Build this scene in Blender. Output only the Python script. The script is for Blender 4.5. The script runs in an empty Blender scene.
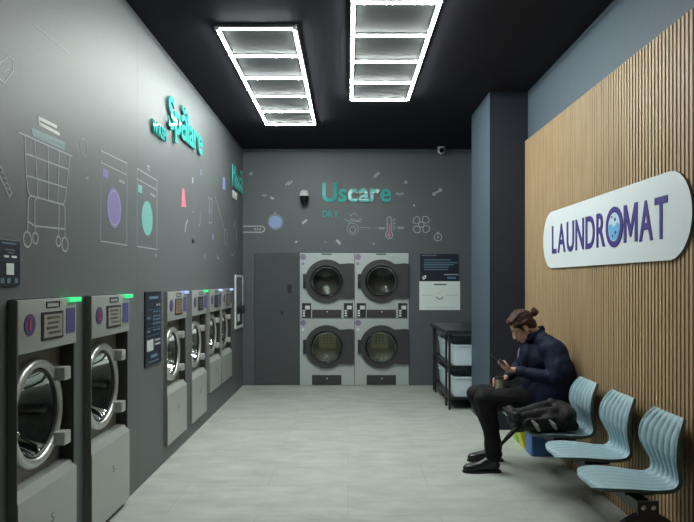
import bpy, bmesh, math, random
from mathutils import Vector, Matrix, noise as mnoise
random.seed(7)
PI = math.pi
SC = bpy.context.scene
COL = SC.collection

# ------------------------------------------------------------------ the room's measures (metres; x right, y into the room, z up)
XL, XR, YB, YF, HC = -1.556, 1.86, 9.48, -2.6, 3.5
CAM_H, FOC = 1.53, 640.0

def on_left(px, py):          # a point of the photograph that lies on the left wall -> (y, z)
    d = 348.0 - px
    return (FOC * -XL / d, CAM_H + (282.0 - py) / d * -XL)
def on_back(px, py):          # ... on the back wall -> (x, z)
    s = FOC / YB
    return ((px - 348.0) / s, CAM_H + (282.0 - py) / s)

# ------------------------------------------------------------------ materials
def new_mat(name):
    m = bpy.data.materials.new(name); m.use_nodes = True
    nt = m.node_tree
    return m, nt, nt.nodes['Principled BSDF']
def mat(name, col, rough=0.5, metal=0.0, var=0.0, vscale=40.0, bump=0.0, bscale=200.0, spec=0.5, coat=0.0, sheen=0.0, stretch=None):
    m, nt, b = new_mat(name)
    b.inputs['Base Color'].default_value = (*col, 1)
    b.inputs['Roughness'].default_value = rough
    b.inputs['Metallic'].default_value = metal
    b.inputs['Specular IOR Level'].default_value = spec
    b.inputs['Coat Weight'].default_value = coat
    b.inputs['Sheen Weight'].default_value = sheen
    tc = nt.nodes.new('ShaderNodeTexCoord')
    vec = tc.outputs['Object']
    if stretch:
        mp = nt.nodes.new('ShaderNodeMapping'); mp.inputs['Scale'].default_value = stretch
        nt.links.new(vec, mp.inputs['Vector']); vec = mp.outputs['Vector']
    if var:
        n = nt.nodes.new('ShaderNodeTexNoise'); n.inputs['Scale'].default_value = vscale; n.inputs['Detail'].default_value = 4
        nt.links.new(vec, n.inputs['Vector'])
        r = nt.nodes.new('ShaderNodeValToRGB')
        r.color_ramp.elements[0].position = 0.3; r.color_ramp.elements[1].position = 0.7
        r.color_ramp.elements[0].color = (*[c * (1 - var) for c in col], 1)
        r.color_ramp.elements[1].color = (*[min(1, c * (1 + var)) for c in col], 1)
        nt.links.new(n.outputs['Fac'], r.inputs['Fac']); nt.links.new(r.outputs['Color'], b.inputs['Base Color'])
    if bump:
        n2 = nt.nodes.new('ShaderNodeTexNoise'); n2.inputs['Scale'].default_value = bscale; n2.inputs['Detail'].default_value = 3
        nt.links.new(vec, n2.inputs['Vector'])
        bp = nt.nodes.new('ShaderNodeBump'); bp.inputs['Strength'].default_value = bump; bp.inputs['Distance'].default_value = 0.01
        nt.links.new(n2.outputs['Fac'], bp.inputs['Height']); nt.links.new(bp.outputs['Normal'], b.inputs['Normal'])
    return m
def glow(name, col, strength):
    m, nt, b = new_mat(name)
    b.inputs['Base Color'].default_value = (*col, 1)
    b.inputs['Emission Color'].default_value = (*col, 1)
    b.inputs['Emission Strength'].default_value = strength
    return m
def thin_glass(name, tint, clear, rough=0.03):
    m, nt, b = new_mat(name)
    nt.nodes.remove(b)
    out = [n for n in nt.nodes if n.type == 'OUTPUT_MATERIAL'][0]
    tr = nt.nodes.new('ShaderNodeBsdfTransparent'); tr.inputs['Color'].default_value = (*tint, 1)
    gl = nt.nodes.new('ShaderNodeBsdfGlossy'); gl.inputs['Roughness'].default_value = rough
    gl.inputs['Color'].default_value = (0.9, 0.95, 0.95, 1)
    fr = nt.nodes.new('ShaderNodeFresnel'); fr.inputs['IOR'].default_value = clear
    mx = nt.nodes.new('ShaderNodeMixShader')
    nt.links.new(fr.outputs[0], mx.inputs[0]); nt.links.new(tr.outputs[0], mx.inputs[1]); nt.links.new(gl.outputs[0], mx.inputs[2])
    nt.links.new(mx.outputs[0], out.inputs['Surface'])
    return m

def floor_material():
    m, nt, b = new_mat('floor_tile')
    tc = nt.nodes.new('ShaderNodeTexCoord')
    br = nt.nodes.new('ShaderNodeTexBrick')
    br.offset = 0.5
    br.inputs['Scale'].default_value = 1.0
    br.inputs['Brick Width'].default_value = 1.2; br.inputs['Row Height'].default_value = 0.6
    br.inputs['Mortar Size'].default_value = 0.0022; br.inputs['Mortar Smooth'].default_value = 0.2; br.inputs['Bias'].default_value = 0
    br.inputs['Color1'].default_value = (0.455, 0.480, 0.445, 1); br.inputs['Color2'].default_value = (0.425, 0.450, 0.418, 1)
    br.inputs['Mortar'].default_value = (0.33, 0.35, 0.325, 1)
    nt.links.new(tc.outputs['Object'], br.inputs['Vector'])
    n1 = nt.nodes.new('ShaderNodeTexNoise'); n1.inputs['Scale'].default_value = 3.6; n1.inputs['Detail'].default_value = 8; n1.inputs['Roughness'].default_value = 0.65
    mp = nt.nodes.new('ShaderNodeMapping'); mp.inputs['Scale'].default_value = (0.7, 1.6, 1)
    nt.links.new(tc.outputs['Object'], mp.inputs['Vector']); nt.links.new(mp.outputs['Vector'], n1.inputs['Vector'])
    r = nt.nodes.new('ShaderNodeValToRGB')
    r.color_ramp.elements[0].position = 0.3; r.color_ramp.elements[0].color = (0.76, 0.76, 0.745, 1)
    r.color_ramp.elements[1].position = 0.72; r.color_ramp.elements[1].color = (1.06, 1.065, 1.05, 1)
    nt.links.new(n1.outputs['Fac'], r.inputs['Fac'])
    mx = nt.nodes.new('ShaderNodeMix'); mx.data_type = 'RGBA'; mx.blend_type = 'MULTIPLY'; mx.inputs['Factor'].default_value = 1
    nt.links.new(br.outputs['Color'], mx.inputs['A']); nt.links.new(r.outputs['Color'], mx.inputs['B'])
    nt.links.new(mx.outputs['Result'], b.inputs['Base Color'])
    b.inputs['Roughness'].default_value = 0.52; b.inputs['Specular IOR Level'].default_value = 0.35
    n2 = nt.nodes.new('ShaderNodeTexNoise'); n2.inputs['Scale'].default_value = 60; n2.inputs['Detail'].default_value = 4
    nt.links.new(tc.outputs['Object'], n2.inputs['Vector'])
    bp = nt.nodes.new('ShaderNodeBump'); bp.inputs['Strength'].default_value = 0.12; bp.inputs['Distance'].default_value = 0.004
    nt.links.new(n2.outputs['Fac'], bp.inputs['Height']); nt.links.new(bp.outputs['Normal'], b.inputs['Normal'])
    return m

def wall_material(name, col, rough, seams=None, spec=0.5):
    """satin printed wall foil with fine grain; seams = world distances (along the wall) of its hairline joints"""
    m, nt, b = new_mat(name)
    tc = nt.nodes.new('ShaderNodeTexCoord')
    n = nt.nodes.new('ShaderNodeTexNoise'); n.inputs['Scale'].default_value = 140; n.inputs['Detail'].default_value = 3
    nt.links.new(tc.outputs['Object'], n.inputs['Vector'])
    r = nt.nodes.new('ShaderNodeValToRGB')
    r.color_ramp.elements[0].position = 0.32; r.color_ramp.elements[1].position = 0.68
    r.color_ramp.elements[0].color = (*[c * 0.86 for c in col], 1); r.color_ramp.elements[1].color = (*[c * 1.14 for c in col], 1)
    nt.links.new(n.outputs['Fac'], r.inputs['Fac'])
    src = r.outputs['Color']
    if seams:
        sx = nt.nodes.new('ShaderNodeSeparateXYZ'); nt.links.new(tc.outputs['Object'], sx.inputs[0])
        acc = None
        for s in seams:
            c = nt.nodes.new('ShaderNodeMath'); c.operation = 'COMPARE'; c.inputs[1].default_value = s; c.inputs[2].default_value = 0.004
            nt.links.new(sx.outputs['Y'], c.inputs[0])
            if acc is None: acc = c.outputs[0]
            else:
                a = nt.nodes.new('ShaderNodeMath'); a.operation = 'MAXIMUM'
                nt.links.new(acc, a.inputs[0]); nt.links.new(c.outputs[0], a.inputs[1]); acc = a.outputs[0]
        mx = nt.nodes.new('ShaderNodeMix'); mx.data_type = 'RGBA'
        nt.links.new(acc, mx.inputs['Factor']); nt.links.new(src, mx.inputs['A'])
        mx.inputs['B'].default_value = (*[c * 0.6 for c in col], 1)
        src = mx.outputs['Result']
    nt.links.new(src, b.inputs['Base Color'])
    b.inputs['Roughness'].default_value = rough; b.inputs['Specular IOR Level'].default_value = spec
    n2 = nt.nodes.new('ShaderNodeTexNoise'); n2.inputs['Scale'].default_value = 260; n2.inputs['Detail'].default_value = 2
    nt.links.new(tc.outputs['Object'], n2.inputs['Vector'])
    bp = nt.nodes.new('ShaderNodeBump'); bp.inputs['Strength'].default_value = 0.10; bp.inputs['Distance'].default_value = 0.003
    nt.links.new(n2.outputs['Fac'], bp.inputs['Height']); nt.links.new(bp.outputs['Normal'], b.inputs['Normal'])
    return m

def wood_material():
    m, nt, b = new_mat('oak_slats')
    tc = nt.nodes.new('ShaderNodeTexCoord')
    mp = nt.nodes.new('ShaderNodeMapping'); mp.inputs['Scale'].default_value = (60, 23.53, 1.6)
    nt.links.new(tc.outputs['Object'], mp.inputs['Vector'])
    n = nt.nodes.new('ShaderNodeTexNoise'); n.inputs['Scale'].default_value = 1.4; n.inputs['Detail'].default_value = 6; n.inputs['Roughness'].default_value = 0.6
    nt.links.new(mp.outputs['Vector'], n.inputs['Vector'])
    r = nt.nodes.new('ShaderNodeValToRGB')
    r.color_ramp.elements[0].position = 0.25; r.color_ramp.elements[0].color = (0.37, 0.25, 0.137, 1)
    r.color_ramp.elements[1].position = 0.75; r.color_ramp.elements[1].color = (0.53, 0.38, 0.22, 1)
    nt.links.new(n.outputs['Fac'], r.inputs['Fac']); nt.links.new(r.outputs['Color'], b.inputs['Base Color'])
    b.inputs['Roughness'].default_value = 0.5; b.inputs['Specular IOR Level'].default_value = 0.4
    return m

M = {}
M['floor'] = floor_material()
M['wall_left'] = wall_material('wall_foil_left', (0.112, 0.122, 0.125), 0.52, seams=(2.30, 4.73, 7.3), spec=0.4)
M['wall_back'] = wall_material('wall_foil_back', (0.085, 0.095, 0.104), 0.5, spec=0.6)
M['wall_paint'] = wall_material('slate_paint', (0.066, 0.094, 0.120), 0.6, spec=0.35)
M['wall_front'] = mat('light_paint', (0.62, 0.64, 0.63), 0.7)
M['pillar_black'] = wall_material('pillar_near_black', (0.021, 0.024, 0.035), 0.6, spec=0.3)
M['ceiling'] = mat('black_ceiling', (0.020, 0.0185, 0.026), 0.8, bump=0.05, spec=0.12)
M['wood'] = wood_material()
M['felt'] = mat('black_felt', (0.035, 0.025, 0.017), 0.95)
M['steel_panel'] = mat('brushed_panel', (0.42, 0.44, 0.42), 0.38, metal=0.35, var=0.04, vscale=120, bump=0.02, bscale=350)
M['dryer_panel'] = mat('dryer_steel', (0.46, 0.50, 0.495), 0.42, metal=0.3, var=0.05, vscale=90, bump=0.02, bscale=300)
M['machine_dark'] = mat('machine_dark', (0.035, 0.034, 0.032), 0.45, bump=0.03)
M['machine_grey'] = mat('machine_grey', (0.22, 0.22, 0.21), 0.5, bump=0.03)
M['machine_brown'] = mat('machine_plate', (0.17, 0.155, 0.13), 0.45, metal=0.3)
M['chrome'] = mat('door_steel', (0.55, 0.55, 0.53), 0.36, metal=0.75, var=0.05, vscale=20)
M['drum'] = mat('drum_steel', (0.55, 0.56, 0.56), 0.28, metal=1.0, var=0.1, vscale=25)
M['drum_dark'] = mat('dryer_drum_dark', (0.10, 0.10, 0.10), 0.4, metal=0.4)
M['drum_warm'] = mat('dryer_drum', (0.42, 0.41, 0.35), 0.45, metal=0.3, var=0.1, vscale=25)
M['pale_plate'] = mat('pale_plate', (0.80, 0.76, 0.52), 0.5)
M['gasket'] = mat('rubber', (0.02, 0.02, 0.022), 0.5)
M['hinge'] = mat('hinge_metal', (0.50, 0.49, 0.46), 0.35, metal=0.4)
M['plastic_black'] = mat('black_plastic', (0.022, 0.022, 0.024), 0.42, bump=0.03)
M['dryer_door'] = mat('dryer_door_plastic', (0.040, 0.041, 0.042), 0.45, bump=0.03)
M['screen'] = mat('lcd_beige', (0.30, 0.285, 0.24), 0.25)
M['screen_dark'] = mat('lcd_dark', (0.05, 0.055, 0.06), 0.2)
M['amber'] = glow('lcd_amber', (0.22, 0.15, 0.08), 0.05)
M['lcd_text'] = mat('lcd_text', (0.07, 0.07, 0.065), 0.4)
M['purple'] = mat('badge_purple', (0.085, 0.055, 0.15), 0.4)
M['purple_pale'] = mat('badge_violet', (0.24, 0.19, 0.30), 0.4)
M['red_digit'] = mat('badge_digit', (0.62, 0.07, 0.10), 0.4)
M['label_violet'] = mat('label_violet', (0.085, 0.075, 0.21), 0.4)
M['glass_dark'] = thin_glass('washer_glass', (0.62, 0.64, 0.63), 1.5)
M['glass_dryer'] = thin_glass('dryer_glass', (0.80, 0.80, 0.74), 1.45)
M['led_green'] = glow('led_green', (0.03, 0.62, 0.18), 0.55)
M['led_blue'] = glow('led_blue', (0.25, 0.30, 0.85), 0.5)
M['led_pale'] = glow('led_pale_blue', (0.40, 0.50, 0.85), 0.45)
M['tube'] = glow('led_tube', (0.93, 1.0, 0.965), 62.0)
M['channel'] = mat('aluminium', (0.5,0.5,0.5), 0.4, metal=0.6)
M['lamp_back'] = mat('lamp_backing', (0.045, 0.050, 0.050), 0.7, spec=0.2)
M['poster_navy'] = mat('poster_navy', (0.012, 0.016, 0.030), 0.4)
M['poster_text'] = mat('poster_text', (0.11, 0.20, 0.27), 0.5)
M['poster_grey'] = mat('poster_grey', (0.30, 0.33, 0.36), 0.5)
M['paper'] = mat('white_paper', (0.74, 0.80, 0.77), 0.6)
M['ink'] = mat('ink', (0.05, 0.055, 0.06), 0.6)
M['ink_soft'] = mat('ink_soft', (0.45, 0.49, 0.48), 0.6)
M['white_frame'] = mat('white_frame', (0.62, 0.64, 0.64), 0.4)
M['kiosk_screen'] = mat('kiosk_screen', (0.10, 0.125, 0.14), 0.15)
M['teal'] = mat('teal_acrylic', (0.075, 0.42, 0.38), 0.02, spec=0.14)
M['teal_edge'] = mat('teal_edge', (0.02, 0.16, 0.15), 0.4)
M['line'] = mat('white_line', (0.40, 0.43, 0.43), 0.5)
M['line_soft'] = mat('grey_line', (0.26, 0.285, 0.29), 0.5)
M['line_bright'] = mat('bright_line', (0.62, 0.64, 0.61), 0.5)
M['deco_teal'] = mat('print_teal', (0.17, 0.42, 0.385), 0.5)
M['deco_teal_soft'] = mat('print_teal_soft', (0.17, 0.29, 0.29), 0.5)
M['deco_violet'] = mat('print_violet', (0.22, 0.185, 0.40), 0.5)
M['deco_blue'] = mat('print_blue', (0.24, 0.34, 0.58), 0.5)
M['deco_blue_soft'] = mat('print_blue_soft', (0.15, 0.19, 0.28), 0.5)
M['deco_pink'] = mat('print_pink', (0.60, 0.17, 0.24), 0.5)
M['sign_white'] = mat('sign_white', (0.63, 0.675, 0.685), 0.5)
M['sign_edge'] = mat('sign_edge', (0.13, 0.13, 0.13), 0.5)
M['sign_purple'] = mat('sign_purple', (0.055, 0.038, 0.215), 0.4)
M['sign_cyan'] = mat('sign_cyan', (0.16, 0.42, 0.68), 0.35)
M['sign_pale'] = mat('sign_pale', (0.52, 0.70, 0.76), 0.35)
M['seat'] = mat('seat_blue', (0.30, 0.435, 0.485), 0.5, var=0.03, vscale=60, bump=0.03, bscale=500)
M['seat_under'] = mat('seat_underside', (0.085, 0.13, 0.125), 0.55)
M['metal_black'] = mat('black_metal', (0.016, 0.016, 0.018), 0.4, bump=0.02)
M['bolt'] = mat('bolt_steel', (0.6, 0.6, 0.6), 0.25, metal=0.9)
M['tub'] = mat('tub_plastic', (0.70, 0.81, 0.87), 0.45, var=0.03, vscale=30)
M['skin'] = mat('skin', (0.56, 0.315, 0.225), 0.5, var=0.08, vscale=60)
M['lip'] = mat('lip', (0.36, 0.14, 0.11), 0.5)
M['hair'] = mat('hair_brown', (0.050, 0.023, 0.016), 0.62, spec=0.25, var=0.75, vscale=16, bump=0.5, bscale=40, stretch=(0.6, 4, 2.2))
M['jacket'] = mat('navy_jacket', (0.0075, 0.0115, 0.034), 0.72, var=0.3, vscale=14, bump=0.2, bscale=60, spec=0.25)
M['jacket_trim'] = mat('jacket_trim', (0.30, 0.33, 0.38), 0.45)
M['trousers'] = mat('black_trousers', (0.007, 0.0067, 0.0078), 0.75, spec=0.25, var=0.3, vscale=16, bump=0.12, bscale=70)
M['shoe'] = mat('shoe_leather', (0.010, 0.010, 0.011), 0.32, bump=0.04)
M['sole'] = mat('shoe_sole', (0.014, 0.014, 0.014), 0.7)
M['bag'] = mat('bag_nylon', (0.010, 0.0098, 0.0105), 0.6, spec=0.3, var=0.35, vscale=18, bump=0.2, bscale=55)
M['bag_patch'] = mat('bag_patch', (0.30, 0.31, 0.29), 0.45)
M['cup'] = mat('paper_cup', (0.78, 0.72, 0.60), 0.55, var=0.08, vscale=30)
M['cup_lid'] = mat('cup_lid', (0.028, 0.022, 0.020), 0.4)
M['phone'] = mat('phone_body', (0.015, 0.015, 0.018), 0.25)
M['phone_screen'] = glow('phone_screen', (0.10, 0.12, 0.15), 0.4)
M['bin_blue'] = mat('bin_blue', (0.055, 0.165, 0.42), 0.45)
M['bin_yellow'] = mat('bin_yellow', (0.62, 0.58, 0.05), 0.5)
M['bin_green'] = mat('bin_green', (0.28, 0.55, 0.06), 0.5)
M['cam_white'] = mat('camera_white', (0.66, 0.67, 0.66), 0.4)
M['cam_dome'] = mat('camera_dome', (0.008, 0.008, 0.009), 0.12)
M['door'] = wall_material('door_laminate', (0.064, 0.071, 0.075), 0.5, spec=0.4)

# ------------------------------------------------------------------ mesh builder
class MB:
    def __init__(s): s.bm = bmesh.new(); s.mi = 0
    def face(s, vs, mi=None):
        try: f = s.bm.faces.new(vs); f.material_index = s.mi if mi is None else mi; return f
        except ValueError: return None
    def box(s, x0, x1, y0, y1, z0, z1, bev=0.0, seg=2):
        before = set(s.bm.verts)
        v = [s.bm.verts.new((x, y, z)) for x in (x0, x1) for y in (y0, y1) for z in (z0, z1)]
        for q in ((0,1,3,2),(4,6,7,5),(0,4,5,1),(2,3,7,6),(0,2,6,4),(1,5,7,3)): s.face([v[i] for i in q])
        if bev:
            es = list({e for w in v for e in w.link_edges})
            r = bmesh.ops.bevel(s.bm, geom=es, offset=bev, segments=seg, affect='EDGES', profile=0.6)
            for f in r['faces']: f.material_index = s.mi
        return s
    def prism(s, poly, o, u, v, n, d, mi_side=None):
        """closed polygon (list of (a,b)) in the frame o,u,v, extruded d along n"""
        o, u, v, n = Vector(o), Vector(u), Vector(v), Vector(n)
        if u.cross(v).dot(n) < 0: poly = poly[::-1]
        A = [s.bm.verts.new(o + u*a + v*b) for a, b in poly]
        B = [s.bm.verts.new(o + u*a + v*b + n*d) for a, b in poly]
        s.face(A[::-1]); s.face(B)
        k = len(A)
        for i in range(k): s.face([A[i], A[(i+1) % k], B[(i+1) % k], B[i]], mi_side)
        return s
    def ring(s, outer, inner, o, u, v, n, d):
        """plate between two outlines with the same number of points"""
        o, u, v, n = Vector(o), Vector(u), Vector(v), Vector(n); k = len(outer)
        if u.cross(v).dot(n) < 0: outer, inner = outer[::-1], inner[::-1]
        P = lambda L, e: [s.bm.verts.new(o + u*a + v*b + n*e) for a, b in L]
        a0, b0, a1, b1 = P(outer, 0), P(inner, 0), P(outer, d), P(inner, d)
        for i in range(k):
            j = (i+1) % k
            s.face([a1[i], a1[j], b1[j], b1[i]]); s.face([a0[j], a0[i], b0[i], b0[j]])
            s.face([a0[i], a0[j], a1[j], a1[i]]); s.face([b0[j], b0[i], b1[i], b1[j]])
        return s
    def lathe(s, prof, o, axis, seg=32, closed=False):
        """prof: (radius, distance along axis)"""
        o, ax = Vector(o), Vector(axis).normalized()
        t = Vector((0,0,1)) if abs(ax.z) < 0.9 else Vector((1,0,0))
        u = ax.cross(t).normalized(); w = ax.cross(u)
        rings = []
        for r, h in prof:
            if r < 1e-6: rings.append([s.bm.verts.new(o + ax*h)])
            else: rings.append([s.bm.verts.new(o + ax*h + (u*math.cos(2*PI*i/seg) + w*math.sin(2*PI*i/seg))*r) for i in range(seg)])
        pairs = list(zip(rings, rings[1:]))
        if closed: pairs.append((rings[-1], rings[0]))
        for a, b in pairs:
            for i in range(seg):
                j = (i+1) % seg
                if len(a) == 1 and len(b) == 1: continue
                if len(a) == 1: s.face([a[0], b[i], b[j]])
                elif len(b) == 1: s.face([a[j], a[i], b[0]])
                else: s.face([a[j], a[i], b[i], b[j]])
        return s
    def cyl(s, p0, p1, r0, r1=None, seg=20):
        p0, p1 = Vector(p0), Vector(p1); r1 = r0 if r1 is None else r1; L = (p1-p0).length
        return s.lathe([(0,0),(r0,0),(r1,L),(0,L)], p0, p1-p0, seg)
    def capsule(s, p0, p1, r0, r1=None, seg=14, k=5):
        p0, p1 = Vector(p0), Vector(p1); r1 = r0 if r1 is None else r1; L = (p1-p0).length
        if L < 1e-5: p1 = p0 + Vector((0,0,1e-4)); L = 1e-4
        pr = [(r0*math.cos(a), -r0*math.sin(a)) for a in [PI/2*(1-i/k) for i in range(k)]] + [(r0, 0), (r1, L)]
        pr += [(r1*math.cos(a), L + r1*math.sin(a)) for a in [PI/2*(i+1)/k for i in range(k)]]
        pr[0] = (0, -r0); pr[-1] = (0, L + r1)
        return s.lathe(pr, p0, p1-p0, seg)
    def ellipsoid(s, c, r, rot=None, seg=20, k=12):
        c = Vector(c); R = rot or Matrix.Identity(3)
        rows = []
        for i in range(k+1):
            a = PI*i/k
            if i in (0, k): rows.append([s.bm.verts.new(c + R @ Vector((0,0,r[2]*math.cos(a))))])
            else: rows.append([s.bm.verts.new(c + R @ Vector((r[0]*math.sin(a)*math.cos(2*PI*j/seg), r[1]*math.sin(a)*math.sin(2*PI*j/seg), r[2]*math.cos(a)))) for j in range(seg)])
        for a, b in zip(rows, rows[1:]):
            for i in range(seg):
                j = (i+1) % seg
                if len(a) == 1: s.face([a[0], b[i], b[j]])
                elif len(b) == 1: s.face([a[j], a[i], b[0]])
                else: s.face([a[j], a[i], b[i], b[j]])
        return s
    def tube(s, pts, r, seg=8, closed=False):
        P = [Vector(p) for p in pts]; n = len(P); rings = []
        prev = None
        for i in range(n):
            a = P[(i-1) % n] if (closed or i > 0) else P[i]
            b = P[(i+1) % n] if (closed or i < n-1) else P[i]
            t = (b-a).normalized()
            if prev is None:
                h = Vector((0,0,1)) if abs(t.z) < 0.9 else Vector((1,0,0)); u = t.cross(h).normalized()
            else: u = (prev - t*prev.dot(t)).normalized()
            prev = u; w = t.cross(u)
            rr = r[i] if isinstance(r, (list, tuple)) else r
            rings.append([s.bm.verts.new(P[i] + (u*math.cos(2*PI*k/seg) + w*math.sin(2*PI*k/seg))*rr) for k in range(seg)])
        for a, b in (list(zip(rings, rings[1:])) + ([(rings[-1], rings[0])] if closed else [])):
            for k in range(seg):
                j = (k+1) % seg; s.face([a[k], a[j], b[j], b[k]])
        if not closed: s.face(rings[0][::-1]); s.face(rings[-1])
        return s
    def strip(s, pts, w, o, u, v, n, d, closed=False):
        """flat mitred line of width w along 2-D points, d thick"""
        Q = [Vector(p).to_2d() if len(p) > 2 else Vector(p) for p in pts]; k = len(Q)
        L, R = [], []
        for i in range(k):
            a = Q[(i-1) % k] if (closed or i > 0) else None
            b = Q[(i+1) % k] if (closed or i < k-1) else None
            d1 = (Q[i]-a).normalized() if a is not None else None
            d2 = (b-Q[i]).normalized() if b is not None else None
            if d1 is None: d1 = d2
            if d2 is None: d2 = d1
            n1, n2 = Vector((-d1.y, d1.x)), Vector((-d2.y, d2.x))
            mm = n1 + n2
            mm = n1 if mm.length < 0.3 else mm.normalized()
            off = mm * (w/2 / max(0.45, mm.dot(n1)))
            L.append(Q[i]+off); R.append(Q[i]-off)
        if closed: s.ring([tuple(p) for p in R], [tuple(p) for p in L], o, u, v, n, d)
        else: s.prism([tuple(p) for p in R] + [tuple(p) for p in L[::-1]], o, u, v, n, d)
        return s
    def build(s, name, m, parent=None, origin=None, smooth=None, fix=True):
        if fix: bmesh.ops.recalc_face_normals(s.bm, faces=s.bm.faces[:])
        if origin is not None: bmesh.ops.translate(s.bm, verts=s.bm.verts[:], vec=-Vector(origin))
        me = bpy.data.meshes.new(name); s.bm.to_mesh(me); s.bm.free()
        for x in (m if isinstance(m, (list, tuple)) else [m]): me.materials.append(x)
        if smooth is not None:
            for p in me.polygons: p.use_smooth = True
            me.set_sharp_from_angle(angle=math.radians(smooth))
        o = bpy.data.objects.new(name, me); COL.objects.link(o)
        if origin is not None: o.location = origin
        if parent is not None: o.parent = parent
        return o

def tag(o, label=None, cat=None, group=None, kind=None):
    if label: o['label'] = label
    if cat: o['category'] = cat
    if group: o['group'] = group
    if kind: o['kind'] = kind
    return o
def thing(name, label, cat, loc=(0,0,0), rz=0.0, group=None):
    o = bpy.data.objects.new(name, None); COL.objects.link(o)
    o.location = loc; o.rotation_euler = (0, 0, rz); o.empty_display_size = 0.1
    return tag(o, label, cat, group)
def struct(name, mb, m, parent=None, label=None, **k):
    o = mb.build(name, m, parent, **k)
    if parent is None: tag(o, label=label, kind='structure')
    return o
def circle(c, r, n=32, ry=None, a0=0.0, a1=2*PI):
    ry = r if ry is None else ry
    full = abs(a1-a0-2*PI) < 1e-6
    return [(c[0]+r*math.cos(a0+(a1-a0)*i/(n if full else n-1)), c[1]+ry*math.sin(a0+(a1-a0)*i/(n if full else n-1))) for i in range(n)]
def rrect(x0, x1, y0, y1, r, n=8):
    out = []
    for cx, cy, a in ((x1-r,y1-r,0),(x0+r,y1-r,PI/2),(x0+r,y0+r,PI),(x1-r,y0+r,1.5*PI)):
        out += [(cx+r*math.cos(a+PI/2*i/n), cy+r*math.sin(a+PI/2*i/n)) for i in range(n+1)]
    return out

# a glyph as a mesh: verts in font units (2-D) + depth
_glyphs = {}
def glyph_bm(ch, depth, bold=0.0):
    if ch == 'M':                                   # drawn by hand: sturdy strokes, pointed middle
        b = MB(); k = 0.115 + bold*2
        b.prism([(0,0),(0,0.72),(k*1.1,0.72),(0.40,0.30),(0.80-k*1.1,0.72),(0.80,0.72),(0.80,0),(0.80-k,0),(0.80-k,0.46),(0.44,0.10),(0.36,0.10),(k,0.46),(k,0)], (0,0,-depth/2), (1,0,0), (0,1,0), (0,0,1), depth)
        bmesh.ops.recalc_face_normals(b.bm, faces=b.bm.faces[:])
        return b.bm
    cu = bpy.data.curves.new('glyph', 'FONT'); cu.body = ch; cu.size = 1.0; cu.extrude = depth/2; cu.offset = bold; cu.resolution_u = 6
    ob = bpy.data.objects.new('glyph', cu); COL.objects.link(ob)
    dg = bpy.context.evaluated_depsgraph_get(); dg.update()
    me = bpy.data.meshes.new_from_object(ob.evaluated_get(dg))
    COL.objects.unlink(ob); bpy.data.objects.remove(ob); bpy.data.curves.remove(cu)
    bm = bmesh.new(); bm.from_mesh(me); bpy.data.meshes.remove(me)
    return bm
def word(text, width, cap, o, u, v, n, depth, m, parent, gap=0.09, name='letter', bold=0.0):
    """the word's letters, each a mesh of its own under its thing; o = left end of the baseline (parent space)"""
    o, u, v, n = Vector(o), Vector(u), Vector(v), Vector(n)
    gl, x = [], 0.0
    for ch in text:
        if ch == ' ': x += 0.3; continue
        bm = glyph_bm(ch, 1.0, bold)
        xs = [q.co.x for q in bm.verts]; a, b = min(xs), max(xs)
        gl.append((bm, x - a)); x += b - a + gap
    tot = x - gap
    bmc = glyph_bm('H', 1.0, bold); caph = max(q.co.y for q in bmc.verts); bmc.free()
    sx, sy = width/tot, cap/caph
    out = []
    for bm, dx in gl:
        if u.cross(v).dot(n) < 0: bmesh.ops.reverse_faces(bm, faces=bm.faces[:])
        for q in bm.verts:
            c = q.co.copy()
            q.co = o + u*((c.x+dx)*sx) + v*(c.y*sy) + n*((c.z+0.5)*depth)
        mb = MB(); mb.bm.free(); mb.bm = bm
        for f in bm.faces: f.material_index = 0
        out.append(mb.build(name, m, parent, fix=False))
    return out

# organic bodies: overlapping closed shapes fused into one skin
def blob(name, prims, m, parent, voxel=0.008, smooth=4, noise=0.0, nscale=6.0, origin=None, post=None):
    mb = MB()
    for p in prims:
        if p[0] == 'c': mb.capsule(*p[1:])
        elif p[0] == 'e': mb.ellipsoid(*p[1:])
        elif p[0] == 'b': mb.box(*p[1:])
        elif p[0] == 't': mb.tube(*p[1:])
    bmesh.ops.recalc_face_normals(mb.bm, faces=mb.bm.faces[:])
    me = bpy.data.meshes.new('tmp'); mb.bm.to_mesh(me); mb.bm.free()
    ob = bpy.data.objects.new('tmp', me); COL.objects.link(ob)
    md = ob.modifiers.new('r', 'REMESH'); md.mode = 'VOXEL'; md.voxel_size = voxel
    dg = bpy.context.evaluated_depsgraph_get(); dg.update()
    me2 = bpy.data.meshes.new_from_object(ob.evaluated_get(dg))
    COL.objects.unlink(ob); bpy.data.objects.remove(ob); bpy.data.meshes.remove(me)
    bm = bmesh.new(); bm.from_mesh(me2); bpy.data.meshes.remove(me2)
    for _ in range(smooth): bmesh.ops.smooth_vert(bm, verts=bm.verts[:], factor=0.5, use_axis_x=True, use_axis_y=True, use_axis_z=True)
    if noise:
        bm.normal_update()
        for q in bm.verts:
            q.co += q.normal * (noise * mnoise.fractal(q.co*nscale, 1.0, 2.0, 3))
    if post: post(bm)
    o = MB(); o.bm.free(); o.bm = bm
    return o.build(name, m, parent, origin=origin, smooth=180, fix=False)

# ================================================================== THE ROOM
TH = 0.8
struct('floor', MB().box(XL-TH, XR+0.2, YF-0.2, YB+0.9, -0.12, 0.0), M['floor'])
struct('ceiling', MB().box(XL-TH, XR+0.2, YF-0.2, YB+0.9, HC, HC+0.12), M['ceiling'])
struct('wall_front', MB().box(XL, XR, YF-0.2, YF, 0, HC), M['wall_front'])

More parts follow.
